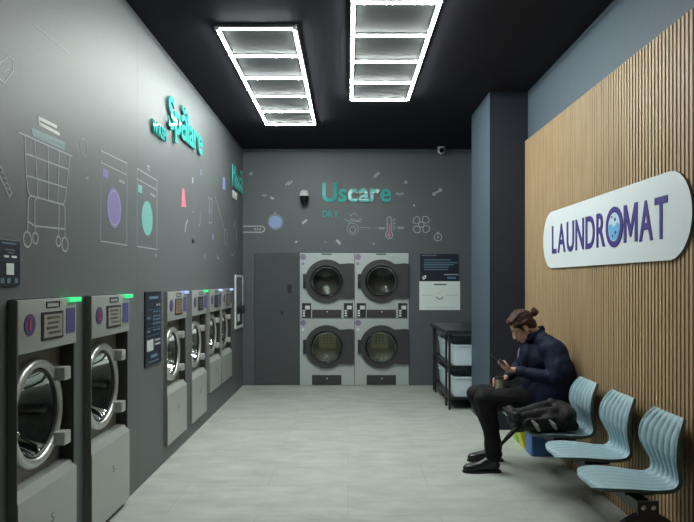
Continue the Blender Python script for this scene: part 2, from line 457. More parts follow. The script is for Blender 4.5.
# washers: (near edge y, width, foot height, top of the kick panel, door centre, door radius, protrusion)
WASH = [(2.93, 0.631, 0.040, 0.55, 0.865, 0.275, 0.046),
        (3.775, 0.648, 0.040, 0.55, 0.865, 0.275, 0.046),
        (5.42, 0.640, 0.140, 0.61, 0.890, 0.240, 0.030),
        (6.275, 0.640, 0.140, 0.61, 0.890, 0.240, 0.030),
        (7.085, 0.610, 0.300, 0.67, 0.930, 0.235, 0.030),
        (7.770, 0.650, 0.300, 0.67, 0.930, 0.235, 0.030)]
TOP = 1.445
# left wall with an opening for each machine
mb = MB()
def wl(y0, y1, z0, z1): mb.box(XL-0.10, XL, y0, y1, z0, z1)
wl(YF, YB, TOP+0.004, HC)
ys = YF
for (y0, w, zb, *_r) in WASH:
    wl(ys, y0-0.004, 0, TOP+0.004)
    wl(y0-0.004, y0+w+0.034, 0, zb-0.004)
    ys = y0+w+0.034
wl(ys, YB, 0, TOP+0.004)
bmesh.ops.remove_doubles(mb.bm, verts=mb.bm.verts[:], dist=1e-5)
struct('wall_left', mb, M['wall_left'])

# back wall with the dryer opening and the door opening
DX0, DX1, DH = -0.714, 0.899, 1.962
dx0, dz = on_back(254.5, 254); dx1, _ = on_back(298.8, 254)
mb = MB()
def wb(x0, x1, z0, z1): mb.box(x0, x1, YB, YB+0.12, z0, z1)
wb(XL, XR, DH+0.004, HC); wb(XL, dx0-0.004, 0, DH+0.004); wb(dx0-0.004, dx1+0.004, dz+0.004, DH+0.004)
wb(dx1+0.004, DX0-0.003, 0, DH+0.004); wb(DX1+0.003, XR, 0, DH+0.004)
struct('wall_back', mb, M['wall_back'])
d = struct('door_1', MB().box(dx0, dx1, YB+0.006, YB+0.05, 0.008, dz), M['door'], label='flush dark grey service door left of the dryers')
hx, hz = on_back(289.5, 288.5)
MB().box(hx-0.03, hx+0.03, YB-0.012, YB+0.008, hz-0.062, hz+0.062, 0.008).build('door_handle', M['plastic_black'], d)
lx, lz = on_back(282, 312.6)
MB().cyl((lx, YB+0.008, lz), (lx, YB-0.010, lz), 0.024).build('lock', M['plastic_black'], d, smooth=40)

struct('wall_right', MB().box(XR, XR+0.1, YF, YB+0.12, 0, HC), M['wall_paint'])
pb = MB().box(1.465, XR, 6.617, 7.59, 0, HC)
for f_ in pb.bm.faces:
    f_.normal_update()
    if abs(f_.normal.y) > 0.5: f_.material_index = 1  # front and back faces take the near-black colour, the sides slate
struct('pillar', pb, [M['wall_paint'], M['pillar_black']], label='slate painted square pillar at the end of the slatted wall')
# oak slats on black felt
SP, PT = 0.0425, 2.985
bk = MB().box(XR-0.012, XR, 0.2, 6.614, 0.0, PT).build('trim_1', M['felt']); tag(bk, 'oak slatted wall panel on black felt', kind='structure')
mb = MB(); y = 6.614
while y - 0.026 > 0.2:
    mb.box(XR-0.030, XR-0.012, y-0.0255, y, 0.0, PT); y -= SP
mb.build('slats', M['wood'], bk)
XS = XR - 0.030

# ================================================================== LIGHTS: two LED grid lamps
def cell(parent_name, label, x0, x1, yfar, n, group):
    z = HC
    t = thing(parent_name, label, 'ceiling light', ((x0+x1)/2, yfar - n*0.594/2, z), group=group)
    W, L = x1-x0, n*0.594
    MB().box(-W/2-0.02, W/2+0.02, -L/2-0.02, L/2+0.02, -0.018, 0).build('backing_panel', M['lamp_back'], t)
    zz = -0.030                                   # underside of the aluminium channels
    def bar(L, along, loc, first):
        """one LED bar: aluminium channel against the ceiling panel, half round diffuser below it"""
        ax, sd = (Vector((1,0,0)), Vector((0,1,0))) if along == 'x' else (Vector((0,1,0)), Vector((1,0,0)))
        if first is None:
            half = [(-0.0105, 0.0)] + [(0.0105*math.cos(a), 0.010*math.sin(a)) for a in [PI+PI*k/12 for k in range(1, 12)]] + [(0.0105, 0.0)]
            o = MB().prism(half, -ax*(L/2), sd, (0,0,1), ax, L).build('light_tube', M['tube'], t, smooth=60)
            c = MB()
            h = ax*(L/2+0.0) + sd*0.016
            c.box(-h.x, h.x, -h.y, h.y, 0.0005, -0.018-zz).build('channel', M['channel'], o)
        else:
            o = first.copy(); COL.objects.link(o); o.parent = t
            c = first.children[0].copy(); COL.objects.link(c); c.parent = o
        o.location = loc
        return o
    fx = fy = None
    for k in range(n+1):
        o = bar(W-0.036, 'x', (0, L/2-k*0.594, zz), fx); fx = fx or o
    for k in range(n):
        for sx in (-1, 1):
            o = bar(0.594-0.036, 'y', (sx*W/2, L/2-(k+0.5)*0.594, zz), fy); fy = fy or o
    cf = None
    for k in range(n+1):
        for sx in (-1, 1):
            o = MB().box(-0.018, 0.018, -0.018, 0.018, -0.008, 0.0119).build('connector', M['white_frame'], t) if cf is None else cf.copy()
            if cf is None: cf = o
            else: COL.objects.link(o); o.parent = t
            o.location = (sx*W/2, L/2-k*0.594, zz)
    return t
cell('ceiling_light', 'glowing white LED grid lamp on the black ceiling, nearer the left wall', -1.0, -0.41, 7.87, 5, 'LED grid lamps')
cell('ceiling_light', 'glowing white LED grid lamp cut by the top edge of the photo', 0.037, 0.637, 6.82, 5, 'LED grid lamps')

# ================================================================== WASHING MACHINES
def washer(y0, w, zb, kp, dc, dr, p, label, led, digit):
    t = thing('washing_machine', label, 'washing machine', (XL, y0+w/2, zb), group='washing machines in the left wall')
    h, hw = TOP-zb, w/2
    kp, dc = kp-zb, dc-zb
    cp = 1.193-zb                                    # underside of the control panel
    rec = -0.045                                     # plane of the recessed door
    # cabinet: body, cheeks, top
    m = MB(); b0, b1 = -0.62, rec-0.004
    m.box(b0, b0+0.01, -hw, hw, 0, h); m.box(b0+0.01, b1, -hw, -hw+0.01, 0, h); m.box(b0+0.01, b1, hw-0.01, hw, 0, h)
    m.box(b0+0.01, b1, -hw+0.01, hw-0.01, 0, 0.01); m.box(b0+0.01, b1, -hw+0.01, hw-0.01, h-0.01, h)
    m.build('cabinet', M['machine_dark'], t)
    MB().box(b1, p-0.004, -hw-0.0035, -hw-0.0005, 0, h+0.001).build('side_panel', M['machine_grey'], t)
    MB().box(b1, p-0.012, hw-0.010, hw, 0, h).build('side_panel', M['machine_dark'], t)
    MB().box(b1, p-0.03, hw, hw+0.028, 0, h).build('side_filler', M['machine_dark'], t)  # dark strip filling the wall opening beside the body
    # control panel
    c = MB().box(rec, p, -hw, hw, cp, h, 0.008).build('control_panel', M['steel_panel'], t, smooth=40)
    def plate(nm, ya, yb, za, zb_, mm, dpt=0.004, par=c, bev=0.0): return MB().box(p-0.002, p+dpt, ya, yb, za, zb_, bev).build(nm, mm, par)
    k = h - cp
    bd = MB().lathe([(0,0),(0.052,0),(0.052,0.005),(0,0.005)], (p-0.001, -hw+w*0.165, cp+k*0.53), (1,0,0), 28).build('number_badge', M['purple'], c, smooth=40)
    if digit: bd['label'] = 'purple round badge with a red ' + digit
    plate('screen', -hw+w*0.35, -hw+w*0.72, cp+k*0.18, cp+k*0.74, M['plastic_black'], 0.005)
    sc_ = plate('display', -hw+w*0.375, -hw+w*0.695, cp+k*0.23, cp+k*0.69, M['screen'] if digit else led[1], 0.007)
    tx = MB()
    for i, (a, b) in enumerate(((0.15,0.85),(0.2,0.8),(0.12,0.75),(0.25,0.9))):
        ya = -hw+w*(0.375+0.32*a); yb = -hw+w*(0.375+0.32*b); zc = cp+k*(0.62-0.10*i)
        tx.box(p+0.0065, p+0.0078, ya, yb, zc-0.006, zc+0.006)
    tx.build('display_text', M['lcd_text'], c)
    pl = plate('price_label', -hw+w*0.79, -hw+w*0.96, cp+k*0.25, cp+k*0.78, M['label_violet'], 0.003)
    np_ = MB().ring(rrect(-0.075,0.075,-0.016,0.016,0.004,3), rrect(-0.068,0.068,-0.010,0.010,0.003,3), (p-0.001, -hw+w*0.55, h-0.030), (0,1,0), (0,0,1), (1,0,0), 0.004).build('name_plate', M['plastic_black'], c)
    # digit on the badge
    if digit:
        word(digit, 0.015 if digit == '1' else 0.030, 0.050, (p+0.004, -hw+w*0.165-(0.009 if digit == '1' else 0.015), cp+k*0.53-0.025), (0,1,0), (0,0,1), (1,0,0), 0.002, M['red_digit'], c, name='digit')
    # status light on the top edge
    sl = MB().box(0.003, p+0.012, hw-w*0.17, hw+0.040, h-0.024, h+0.001, 0.003).build('status_light', led[0], t)
    # recessed door plate (ring around the drum opening)
    n = 40
    MB().ring(rrect(-hw+0.010, hw-0.010, kp-0.02, cp+0.004, 0.004, n//4-1), circle((0, dc), dr-0.030, n, a0=PI/4-PI/4), (rec-0.004, 0, 0), (0,1,0), (0,0,1), (1,0,0), 0.006).build('front_plate', M['machine_brown'], t)
    # door: rim, glass, gasket, hinges, latch
    dO = (rec+0.002, 0, dc)
    door = MB().lathe([(dr,0),(dr,0.022),(dr-0.008,0.034),(dr-0.024,0.038),(dr-0.042,0.034),(dr-0.050,0.022),(dr-0.053,0.0)], dO, (1,0,0), 56, closed=True).build('door', M['chrome'], t, smooth=50)
    MB().lathe([(dr-0.057,0.018),(dr-0.075,-0.02),(dr-0.11,-0.10),(dr-0.16,-0.155),(0,-0.165)], dO, (1,0,0), 48).build('door_glass', M['glass_dark'], door, smooth=60)
    MB().lathe([(dr-0.053,0.02),(dr-0.058,0.026),(dr-0.066,0.018),(dr-0.062,0.005),(dr-0.053,0.005)], dO, (1,0,0), 48, closed=True).build('gasket', M['gasket'], door, smooth=60)
    for s_ in (-1, 1):
        zc = dc + s_*dr*0.63
        hb = MB().box(rec, p-0.002, hw-0.145, hw-0.065, zc-dr*0.13, zc+dr*0.13, 0.008)
        hb.box(rec+0.012, p-0.022, dr-0.085, hw-0.10, zc-dr*0.07, zc+dr*0.07, 0.006)
        hb.build('hinge', M['hinge'], door, smooth=40)
    lt = MB().box(rec+0.01, rec+0.045, -dr-0.012, -dr+0.030, dc-0.05, dc+0.05, 0.010); lt.build('latch', M['hinge'], door, smooth=40)
    # drum
    m = MB().lathe([(dr-0.033,0.0),(dr-0.025,-0.03),(dr-0.022,-0.38),(0.09,-0.40),(0.0,-0.37)], (rec-0.006, 0, dc), (1,0,0), 48)
    for a in range(3):
        an = PI/2 + a*2*PI/3 + 0.4
        c0 = Vector((rec-0.05, math.cos(an)*(dr-0.05), dc+math.sin(an)*(dr-0.05))); c1 = c0 + Vector((-0.30,0,0))
        m.capsule(c0, c1, 0.028, seg=10)
    m.build('drum', M['drum'], t, smooth=45, fix=False)
    # kick panel with bevelled top
    lp = MB().prism([(rec, 0.0), (p, 0.0), (p, kp-0.045), (p-0.030, kp), (rec, kp)], (0, -hw, 0), (1,0,0), (0,0,1), (0,1,0), w).build('kick_panel', M['steel_panel'], t)
    word('S', 0.028, 0.045, (p-0.001, w*0.02, kp*0.52), (0,1,0), (0,0,1), (1,0,0), 0.0022, M['machine_brown'], lp, name='emblem')
    return t

# the body must be open where the drum sits: build cabinets as shells
_old = MB.box
LED = {'g': (M['led_green'], M['screen_dark']), 'b': (M['led_blue'], M['amber']), 'p': (M['led_pale'], M['screen_dark']), 'q': (M['led_pale'], M['amber'])}
WL = [('large grey front loading washer with red number 1 badge, nearest on the left wall', LED['g'], '1'),
      ('large grey front loading washer with green status light, beside the tall price panel', LED['g'], '2'),
      ('smaller grey washer with amber display just beyond the dark price panel', LED['b'], ''),
      ('smaller grey washer with a green status light, between two machines with blue lights', LED['g'], ''),
      ('small raised grey washer with dark display, second from the white framed payment terminal', LED['p'], ''),
      ('small raised grey washer with amber display, nearest the white framed payment terminal', LED['q'], '')]
for a, b in zip(WASH, WL): washer(*a, *b)

# ================================================================== TUMBLE DRYERS (two stacks of two)
def dryer(x0, x1, z0, z1, upper, label):
    t = thing('tumble_dryer', label, 'tumble dryer', ((x0+x1)/2, YB, z0), group='tumble dryers in the back wall')
    w, h = x1-x0, z1-z0; hw = w/2; U, V, N = (1,0,0), (0,0,1), (0,-1,0)
    P = 0.012                                          # front plane stands proud of the wall
    cx = -0.008
    cz = (on_back(0, 281.0)[1] if upper else on_back(0, 346.5)[1]) - z0
    RW, RO = 0.232, 0.318
    n = 64
    # front panel with its round opening
    outer = []
    for i in range(n):                                  # rectangle sampled at the circle's angles so the ring stays clean
        a = 2*PI*i/n; c, s = math.cos(a), math.sin(a)
        tx = ((hw-0.002-cx) / c if c > 1e-9 else (-hw+0.002-cx) / c if c < -1e-9 else 1e9)
        tz = ((h-0.002-cz) / s if s > 1e-9 else (0.002-cz) / s if s < -1e-9 else 1e9)
        k = min(tx, tz); outer.append((cx+k*c, cz+k*s))
    for cxn, czn in ((-hw+0.002, 0.002), (hw-0.002, 0.002), (hw-0.002, h-0.002), (-hw+0.002, h-0.002)):
        j = min(range(n), key=lambda q: (outer[q][0]-cxn)**2 + (outer[q][1]-czn)**2); outer[j] = (cxn, czn)
    MB().ring(outer, circle((cx, cz), RW+0.01, n), (0, 0.03, 0), U, V, N, P+0.03).build('front_panel', M['dryer_panel'], t)
    # casing and drum behind
    m = MB().lathe([(RW+0.012,0.0),(RW+0.06,0.02),(RW+0.06,0.48),(0.0,0.48)], (cx, 0.0, cz), (0,1,0), 48)
    for a in range(3):
        an = 0.5 + a*2*PI/3
        c0 = Vector((cx+math.cos(an)*(RW+0.03), 0.06, cz+math.sin(an)*(RW+0.03)))
        m.capsule(c0, c0+Vector((0,0.36,0)), 0.03, seg=10)
    m.build('drum', M['drum_dark'] if upper else M['drum_warm'], t, smooth=45, fix=False)
    if not upper:
        hp = MB().box(cx-0.13, cx+0.13, 0.455, 0.475, cz-0.075, cz+0.24)
        hp.build('pale_plate', M['pale_plate'], t)  # pale yellow rectangle set against the back of the lower drums
        hh = MB()
        for i in range(5):
            for j in range(3): hh.cyl((cx-0.05+0.05*j, 0.456, cz-0.0+0.045*i), (cx-0.05+0.05*j, 0.452, cz-0.0+0.045*i), 0.008, seg=10)
        hh.build('perforation', M['gasket'], t, smooth=40)
    # door: disc flaring into a slab that reaches the hinge edge
    arc = circle((0, 0), RO, 37, a0=math.radians(52), a1=math.radians(308))
    e = hw-0.006-cx
    out = [(e, 0.255), (e-0.06, 0.262)] + arc + [(e-0.06, -0.262), (e, -0.255)]
    out = out[::-1]
    # resample both outlines at equal counts
    def resample(L, k):
        pts = [Vector(p) for p in L] + [Vector(L[0])]; ds = [0.0]
        for a, b in zip(pts, pts[1:]): ds.append(ds[-1]+(b-a).length)
        res = []; j = 0
        for i in range(k):
            d_ = ds[-1]*i/k
            while ds[j+1] < d_: j += 1
            q = pts[j].lerp(pts[j+1], (d_-ds[j])/max(1e-9, ds[j+1]-ds[j])); res.append((q.x, q.y))
        return res
    O = [(cx+a, cz+b) for a, b in resample(out, 96)]
    Iv = []
    for a, b in O:
        an = math.atan2(b-cz, a-cx); Iv.append((cx+RW*math.cos(an), cz+RW*math.sin(an)))
    door = MB().ring(O, Iv, (0,-P,0), U, V, N, 0.040).build('door', M['dryer_door'], t, smooth=35)
    MB().lathe([(RW+0.020,0.0),(RW+0.017,0.006),(RW+0.004,0.008),(RW-0.006,-0.004),(RW-0.008,-0.03),(RW,-0.03)], (cx, -P-0.040, cz), N, 56, closed=True).build('window_ring', M['plastic_black'], door, smooth=45)
    MB().lathe([(RW-0.004,0.0),(RW-0.02,-0.03),(RW-0.05,-0.06),(0,-0.075)], (cx, -P-0.012, cz), N, 48).build('window', M['glass_dryer'], door, smooth=60)
    MB().box(cx-RO-0.028, cx-RO+0.02, -P-0.045, -P, cz-0.105, cz+0.105, 0.012).build('handle', M['plastic_black'], door, smooth=40)
    # badge, small mark, plate on top
    bz = h-0.062
    MB().lathe([(0,0),(0.045,0),(0.045,0.004),(0,0.004)], (-hw+0.05, -P+0.001, bz), N, 24).build('number_badge', M['purple_pale'], t, smooth=40)
    MB().lathe([(0,0),(0.020,0),(0.020,0.003),(0,0.003)], (-hw+0.05, -P+0.001, bz-0.10), N, 16).build('round_mark', M['paper'] if not upper else M['purple_pale'], t, smooth=40)
    if upper:
        MB().box(cx-0.075, cx+0.075, -P-0.004, -P+0.001, h-0.030, h-0.012, 0.003).build('name_plate', M['plastic_black'], t)
        for s_, bx in ((-1, -hw+0.10), (1, hw-0.09)):
            m_ = MB().box(bx-0.068, bx+0.068, -P-0.008, -P+0.001, 0.010, 0.228, 0.004).build('control_unit', M['plastic_black'], t)
            MB().box(bx-0.02, bx+0.052, -P-0.011, -P-0.007, 0.135, 0.190, 0.002).build('display', M['white_frame'], m_)
            mm = MB()
            for i in range(3): mm.box(bx-0.055, bx-0.02, -P-0.011, -P-0.007, 0.032+0.036*i, 0.054+0.036*i, 0.002)
            mm.build('button', M['paper'], m_)
        ve = MB().box(cx-0.215, cx+0.22, -P-0.006, -P+0.001, 0.008, 0.130, 0.004)
    else:
        ve = MB().box(cx-0.215, cx+0.22, -P-0.006, -P+0.001, 0.006, 0.150, 0.004)
    v_ = ve.build('lint_drawer', M['dryer_door'], t)
    MB().cyl((cx+0.01, -P-0.005, 0.10), (cx+0.01, -P-0.012, 0.10), 0.010, seg=12).build('drawer_lock', M['white_frame'], v_, smooth=40)
    return t
XM = on_back(354.5, 0)[0]; ZM = on_back(0, 318.5)[1]
dryer(DX0, XM-0.001, ZM+0.001, DH, True, 'grey tumble dryer with dark door, on top of the stack beside the service door')
dryer(XM+0.001, DX1, ZM+0.001, DH, True, 'grey tumble dryer with dark door, on top of the stack beside the posters')
dryer(DX0, XM-0.001, 0.004, ZM-0.001, False, 'grey tumble dryer with yellowish drum at floor level beside the service door')
dryer(XM+0.001, DX1, 0.004, ZM-0.001, False, 'grey tumble dryer with yellowish drum at floor level on the poster side')

# ================================================================== PANELS, POSTERS, TERMINAL
LU, LV, LN = (0,1,0), (0,0,1), (1,0,0)
BU, BV, BN = (1,0,0), (0,0,1), (0,-1,0)
def left_pts(L): return [on_left(*p) for p in L]
def back_pts(L): return [on_back(*p) for p in L]

def price_panel(name, label, corners, rows, extra):
    P = left_pts(corners); y0 = (P[0][0]+P[3][0])/2; y1 = (P[1][0]+P[2][0])/2
    z1 = (P[0][1]+P[1][1])/2; z0 = (P[2][1]+P[3][1])/2
    t = thing(name, label, 'information panel', (XL, (y0+y1)/2, z0))
    w, h = y1-y0, z1-z0
    MB().box(0, 0.012, -w/2, w/2, 0, h, 0.004).build('board', M['poster_navy'], t)
    for a, b, c, d_, mm, nm in extra:
        MB().box(0.0115, 0.0135, -w/2+a*w, -w/2+b*w, c*h, d_*h).build(nm, M[mm], t)
    return t
ex = [(0.2,0.78,0.90,0.935,'poster_text','heading'), (0.66,0.76,0.80,0.83,'poster_grey','symbol'), (0.82,0.90,0.80,0.83,'poster_grey','symbol'),
      (0.08,0.92,0.757,0.761,'poster_text','rule'), (0.08,0.92,0.508,0.512,'poster_text','rule'), (0.08,0.92,0.405,0.409,'poster_text','rule')]
for i, z in enumerate((0.715,0.655,0.61,0.555,0.465)):
    ex += [(0.45,0.58,z,z+0.018,'poster_text','text_line'), (0.64,0.74,z,z+0.018,'poster_text','text_line'), (0.80,0.90,z,z+0.018,'poster_text','text_line')]
ex += [(0.08,0.28,0.635,0.66,'poster_text','text_line'), (0.08,0.26,0.455,0.478,'poster_text','text_line'),
       (0.08,0.46,0.205,0.355,'ink_soft','sample_picture'), (0.54,0.92,0.32,0.345,'poster_grey','text_line'), (0.54,0.92,0.265,0.29,'poster_grey','text_line'),
       (0.3,0.72,0.105,0.145,'poster_text','heading'), (0.2,0.82,0.05,0.062,'poster_text','text_line')]
price_panel('information_panel', 'tall narrow dark blue price panel with text rows, between the second and third washers', [(144.0,291.5),(160.0,291.5),(160.0,361),(144.0,369)], 0, ex)
ex = [(0.35,0.85,0.90,0.94,'poster_text','heading'), (0.45,0.8,0.775,0.79,'poster_grey','text_line'), (0.55,0.75,0.71,0.725,'poster_grey','text_line'),
      (0.42,0.58,0.61,0.66,'paper','price'), (0.68,0.86,0.61,0.66,'paper','price'), (0.2,0.92,0.545,0.55,'poster_text','rule'),
      (0.5,0.76,0.24,0.49,'paper','sample_picture')]
for a in (0.3, 0.52, 0.78): ex.append((a, a+0.12, 0.06, 0.17, 'poster_text', 'symbol'))
price_panel('information_panel', 'dark panel with white boxes and symbols at the left edge beside the cart drawing', [(-12,239),(17.8,239.5),(17.8,285),(-12,287)], 0, ex)

# posters on the back wall
def back_panel(name, label, cat, px0, px1, py0, py1, mm, depth=0.008):
    (x0, z1), (x1, z0) = on_back(px0, py0), on_back(px1, py1)
    t = thing(name, label, cat, ((x0+x1)/2, YB, z0))
    w, h = x1-x0, z1-z0
    MB().box(-w/2, w/2, -depth, 0, 0, h).build('sheet', M[mm], t)
    def r(a, b, c, d_, m2, nm): MB().box(-w/2+a*w, -w/2+b*w, -depth-0.002, -depth+0.0005, c*h, d_*h).build(nm, M[m2], t)
    return t, w, h, r, depth
t, w, h, r, dp = back_panel('poster', 'dark navy poster with pale text lines above the white sheet', 'poster', 420.0, 459.0, 254.0, 281.0, 'poster_navy')
r(0.04,0.42,0.93,0.96,'poster_text','text_line')
for c, b in ((0.76,0.78),(0.66,0.95),(0.585,0.86),(0.50,0.74),(0.41,0.72)): r(0.1,b,c,c+0.035,'poster_text','text_line')
r(0.62,0.98,0.22,0.26,'poster_grey','text_line'); r(0.7,0.92,0.08,0.15,'poster_text','text_line')
MB().strip([(-w*0.44,h*0.14),(-w*0.41,h*0.07),(-w*0.36,h*0.12),(-w*0.36,h*0.19),(-w*0.42,h*0.16)], 0.016, (0,-dp,0), BU, BV, BN, 0.002).build('emblem', M['paper'], t)
t, w, h, r, dp = back_panel('instruction_sign', 'white landscape instruction sheet with a small curved diagram', 'poster', 419.3, 460.0, 281.3, 310.0, 'paper')
r(0.36,0.67,0.87,0.91,'ink','heading')
r(0.06,0.33,0.505,0.525,'ink_soft','text_line'); r(0.66,0.92,0.505,0.525,'ink_soft','text_line'); r(0.16,0.86,0.08,0.095,'ink_soft','text_line')
dg_ = MB().strip(circle((0.0, h*0.50), w*0.085, 16, a0=PI*1.08, a1=PI*1.92), 0.012, (0,-dp,0), BU, BV, BN, 0.002)
dg_.build('diagram', M['ink'], t)
dg_ = MB().strip([(-w*0.09,h*0.56),(-w*0.05,h*0.60),(-w*0.0,h*0.60),(w*0.02,h*0.67)], 0.006, (0,-dp,0), BU, BV, BN, 0.002)
for i in range(9):
    a = PI*(1.0+i/8); c = (math.cos(a)*w*0.15, h*0.48+math.sin(a)*w*0.15)
    dg_.prism(circle(c, 0.006, 8), (0,-dp,0), BU, BV, BN, 0.002)
dg_.build('diagram', M['ink_soft'], t)

# payment terminal near the corner
t = thing('payment_terminal', 'tall white framed payment terminal on the left wall near the back corner', 'payment terminal', (XL, 9.08, 0.88))
MB().ring(rrect(-0.30,0.30,0,0.75,0.012,3), rrect(-0.265,0.265,0.035,0.715,0.008,3), (0,0,0), LU, LV, LN, 0.020).build('frame', M['white_frame'], t)
MB().box(0, 0.016, -0.257, 0.257, 0.30, 0.702).build('screen', M['kiosk_screen'], t)
MB().box(0, 0.016, -0.257, 0.257, 0.048, 0.30).build('lower_panel', M['plastic_black'], t)
MB().box(0.014, 0.06, 0.06, 0.22, 0.20, 0.32, 0.012).build('card_reader', M['plastic_black'], t, smooth=40)
MB().box(0.014, 0.022, -0.15, -0.01, 0.10, 0.20).build('sticker', M['paper'], t)

# ================================================================== SECURITY CAMERAS
x, z = on_back(304.8, 197.0)
t = thing('wall_mounted_camera', 'white capped black dome security camera hanging on the back wall', 'security camera', (x, YB, z))
MB().cyl((0,0,0.02), (0,-0.02,0.02), 0.05).build('wall_plate', M['cam_white'], t, smooth=40)
MB().tube([(0,-0.01,0.03),(0,-0.06,0.05),(0,-0.10,0.05)], 0.018, 10).build('bracket', M['cam_white'], t, smooth=60)
MB().lathe([(0,0.085),(0.035,0.083),(0.06,0.06),(0.070,0.02),(0.070,-0.004),(0,-0.004)], (0,-0.12,0), (0,0,1), 28).build('cap', M['cam_white'], t, smooth=50)
MB().lathe([(0,-0.004),(0.064,-0.004),(0.062,-0.05),(0.050,-0.105),(0.028,-0.135),(0,-0.145)], (0,-0.12,0), (0,0,1), 28).build('dome', M['cam_dome'], t, smooth=50)
t = thing('ceiling_mounted_camera', 'small white round camera under the ceiling above the right of the back wall', 'security camera', (1.36, 9.34, HC))
MB().lathe([(0,0),(0.055,0),(0.055,-0.02),(0,-0.02)], (0,0,0), (0,0,1), 24).build('mount', M['cam_white'], t, smooth=50)
MB().ellipsoid((0,0,-0.055), (0.055,0.055,0.05)).build('ball', M['cam_white'], t, smooth=180)
MB().lathe([(0,0.0),(0.030,0.0),(0.034,-0.006),(0.034,-0.02),(0,-0.02)], (0,-0.058,-0.062), (0.0,-0.95,-0.3), 20).build('lens', M['cam_dome'], t, smooth=50)

# ================================================================== WORDS ON THE WALLS
(yw, zw) = on_left(166.5, 146)
t = thing('wall_lettering', 'raised glossy teal letters Spălare high on the left wall', 'lettering', (XL, 5.47, 2.865))
word('Spălare', 1.28, 0.275, (0.012,0,0), LU, LV, LN, 0.014, [M['teal']], t, gap=0.03, bold=0.02)
t = thing('wall_lettering', 'small raised teal word WASH on the left wall before the larger word', 'lettering', (XL, 5.03, 2.715))
word('WASH', 0.38, 0.10, (0.006,0,0), LU, LV, LN, 0.018, [M['teal']], t, gap=0.05, bold=0.03)
t = thing('wall_lettering', 'raised glossy teal letters Plată on the left wall close to the back corner', 'lettering', (XL, 8.50, 2.82))
word('Plată', 0.84, 0.28, (0.012,0,0), LU, LV, LN, 0.014, [M['teal']], t, gap=0.04, bold=0.02)
t = thing('wall_lettering', 'small raised pale word PAY below the teal word near the back corner', 'lettering', (XL, 8.57, 2.665))
word('PAY', 0.31, 0.095, (0.006,0,0), LU, LV, LN, 0.018, [M['line_bright']], t, gap=0.06, bold=0.02)
x0, z0 = on_back(322.3, 201.7); x1, _ = on_back(391, 0)
t = thing('wall_lettering', 'raised glossy teal letters Uscare on the back wall above the dryers', 'lettering', (x0, YB, z0))
word('Uscare', x1-x0, 0.277, (0,-0.006,0), BU, BV, BN, 0.022, [M['teal']], t, gap=0.05, bold=0.024)
x0, z0 = on_back(322.6, 217.2); x1, _ = on_back(338.6, 0)
t = thing('wall_lettering', 'small raised teal word DRY below the larger word on the back wall', 'lettering', (x0, YB, z0))
word('DRY', x1-x0, 0.092, (0,-0.004,0), BU, BV, BN, 0.016, [M['teal']], t, gap=0.08, bold=0.01)

# ================================================================== PRINTED DRAWINGS ON THE WALLS
TK = 0.0015
class Decal:
    """a printed drawing: line art and filled shapes lying on one wall"""
    def __init__(s, side, label, cat='wall drawing', name='wall_drawing', group='printed drawings on the walls'):
        s.side, s.label, s.cat, s.name, s.group = side, label, cat, name, group
        s.items = []
        s.conv = on_left if side == 'l' else on_back
    def line(s, pts, m='line', w=0.010, closed=False, part='outline'): s.items.append(('l', [s.conv(*p) for p in pts], m, w, closed, part)); return s
    def fill(s, pts, m, part='shape'): s.items.append(('f', [s.conv(*p) for p in pts], m, 0, True, part)); return s
    def disc(s, c, ry, m, part='disc', fillit=True, w=0.010):
        a = s.conv(*c); b = s.conv(c[0], c[1]-ry); r = b[1]-a[1]
        s.items.append(('f' if fillit else 'l', circle(a, r, 28), m, w, True, part)); return s
    def done(s):
        pts = [p for it in s.items for p in it[1]]
        cu = sum(p[0] for p in pts)/len(pts); cv = min(p[1] for p in pts)
        loc = (XL, cu, cv) if s.side == 'l' else (cu, YB, cv)
        u, v, n = (LU, LV, LN) if s.side == 'l' else (BU, BV, BN)
        parts = {}
        for i, it in enumerate(s.items): parts.setdefault((it[5], it[2]), []).append((i, it))
        root = thing(s.name, s.label, s.cat, loc, group=s.group) if len(parts) > 1 else None
        for j, ((pn, mn), L) in enumerate(sorted(parts.items(), key=lambda kv: kv[0][0] == 'outline')):
            mb = MB()
            for i, it in L:
                P = [(a-cu, b-cv) for a, b in it[1]]
                o = Vector(n) * (0.0002*j)
                if it[0] == 'f': mb.prism(P, o, u, v, n, TK)
                else: mb.strip(P, it[3], o, u, v, n, TK, it[4])
            if root: mb.build(pn, M[mn], root)
            else:
                ob = mb.build(s.name, M[mn]); ob.location = loc; tag(ob, s.label, s.cat, s.group); return ob
        return root
def Z(ox, oy, k): return lambda L: [(ox+a/k, oy+b/k) for a, b in L]
q = Z(0, 100, 3.263)
D = Decal('l', 'white line drawing of a wheeled laundry cart on the left wall')
D.line(q([(58,105),(80,114),(228,181),(235,184)]), w=0.009)
D.line(q([(80,114),(82,180),(85,248),(90,296),(98,312)]), w=0.009); D.line(q([(228,181),(222,230),(216,288),(213,325),(205,341)]), w=0.009)
for L in ([(112,130),(118,230),(122,318)], [(155,149),(157,240),(157,327)], [(192,165),(190,250),(187,335)], [(83,175),(221,226)], [(85,246),(216,287)], [(98,312),(205,341)],
          [(98,312),(91,325),(89,430)], [(120,318),(112,330),(113,434)], [(190,337),(192,350),(190,444)], [(205,341),(211,352),(211,450)], [(90,396),(112,411),(211,421)]):
    D.line(q(L), w=0.009)
for c, ry in (((88,455),25), ((114,451),18), ((190,461),16), ((211,471),23)):
    D.disc(q([c])[0], ry/3.263, 'line', 'outline', False, 0.010)
D.line(q([(105,98),(208,143),(208,158),(108,112)]), 'deco_teal_soft', 0.022, True, 'towel')
D.line(q([(122,57),(185,88)]), 'line_bright', 0.018, False, 'hanger'); D.line(q([(122,57),(130,78),(194,112)]), 'line_bright', 0.018, False, 'hanger')
D.done()
q = Z(0, 90, 2.609)
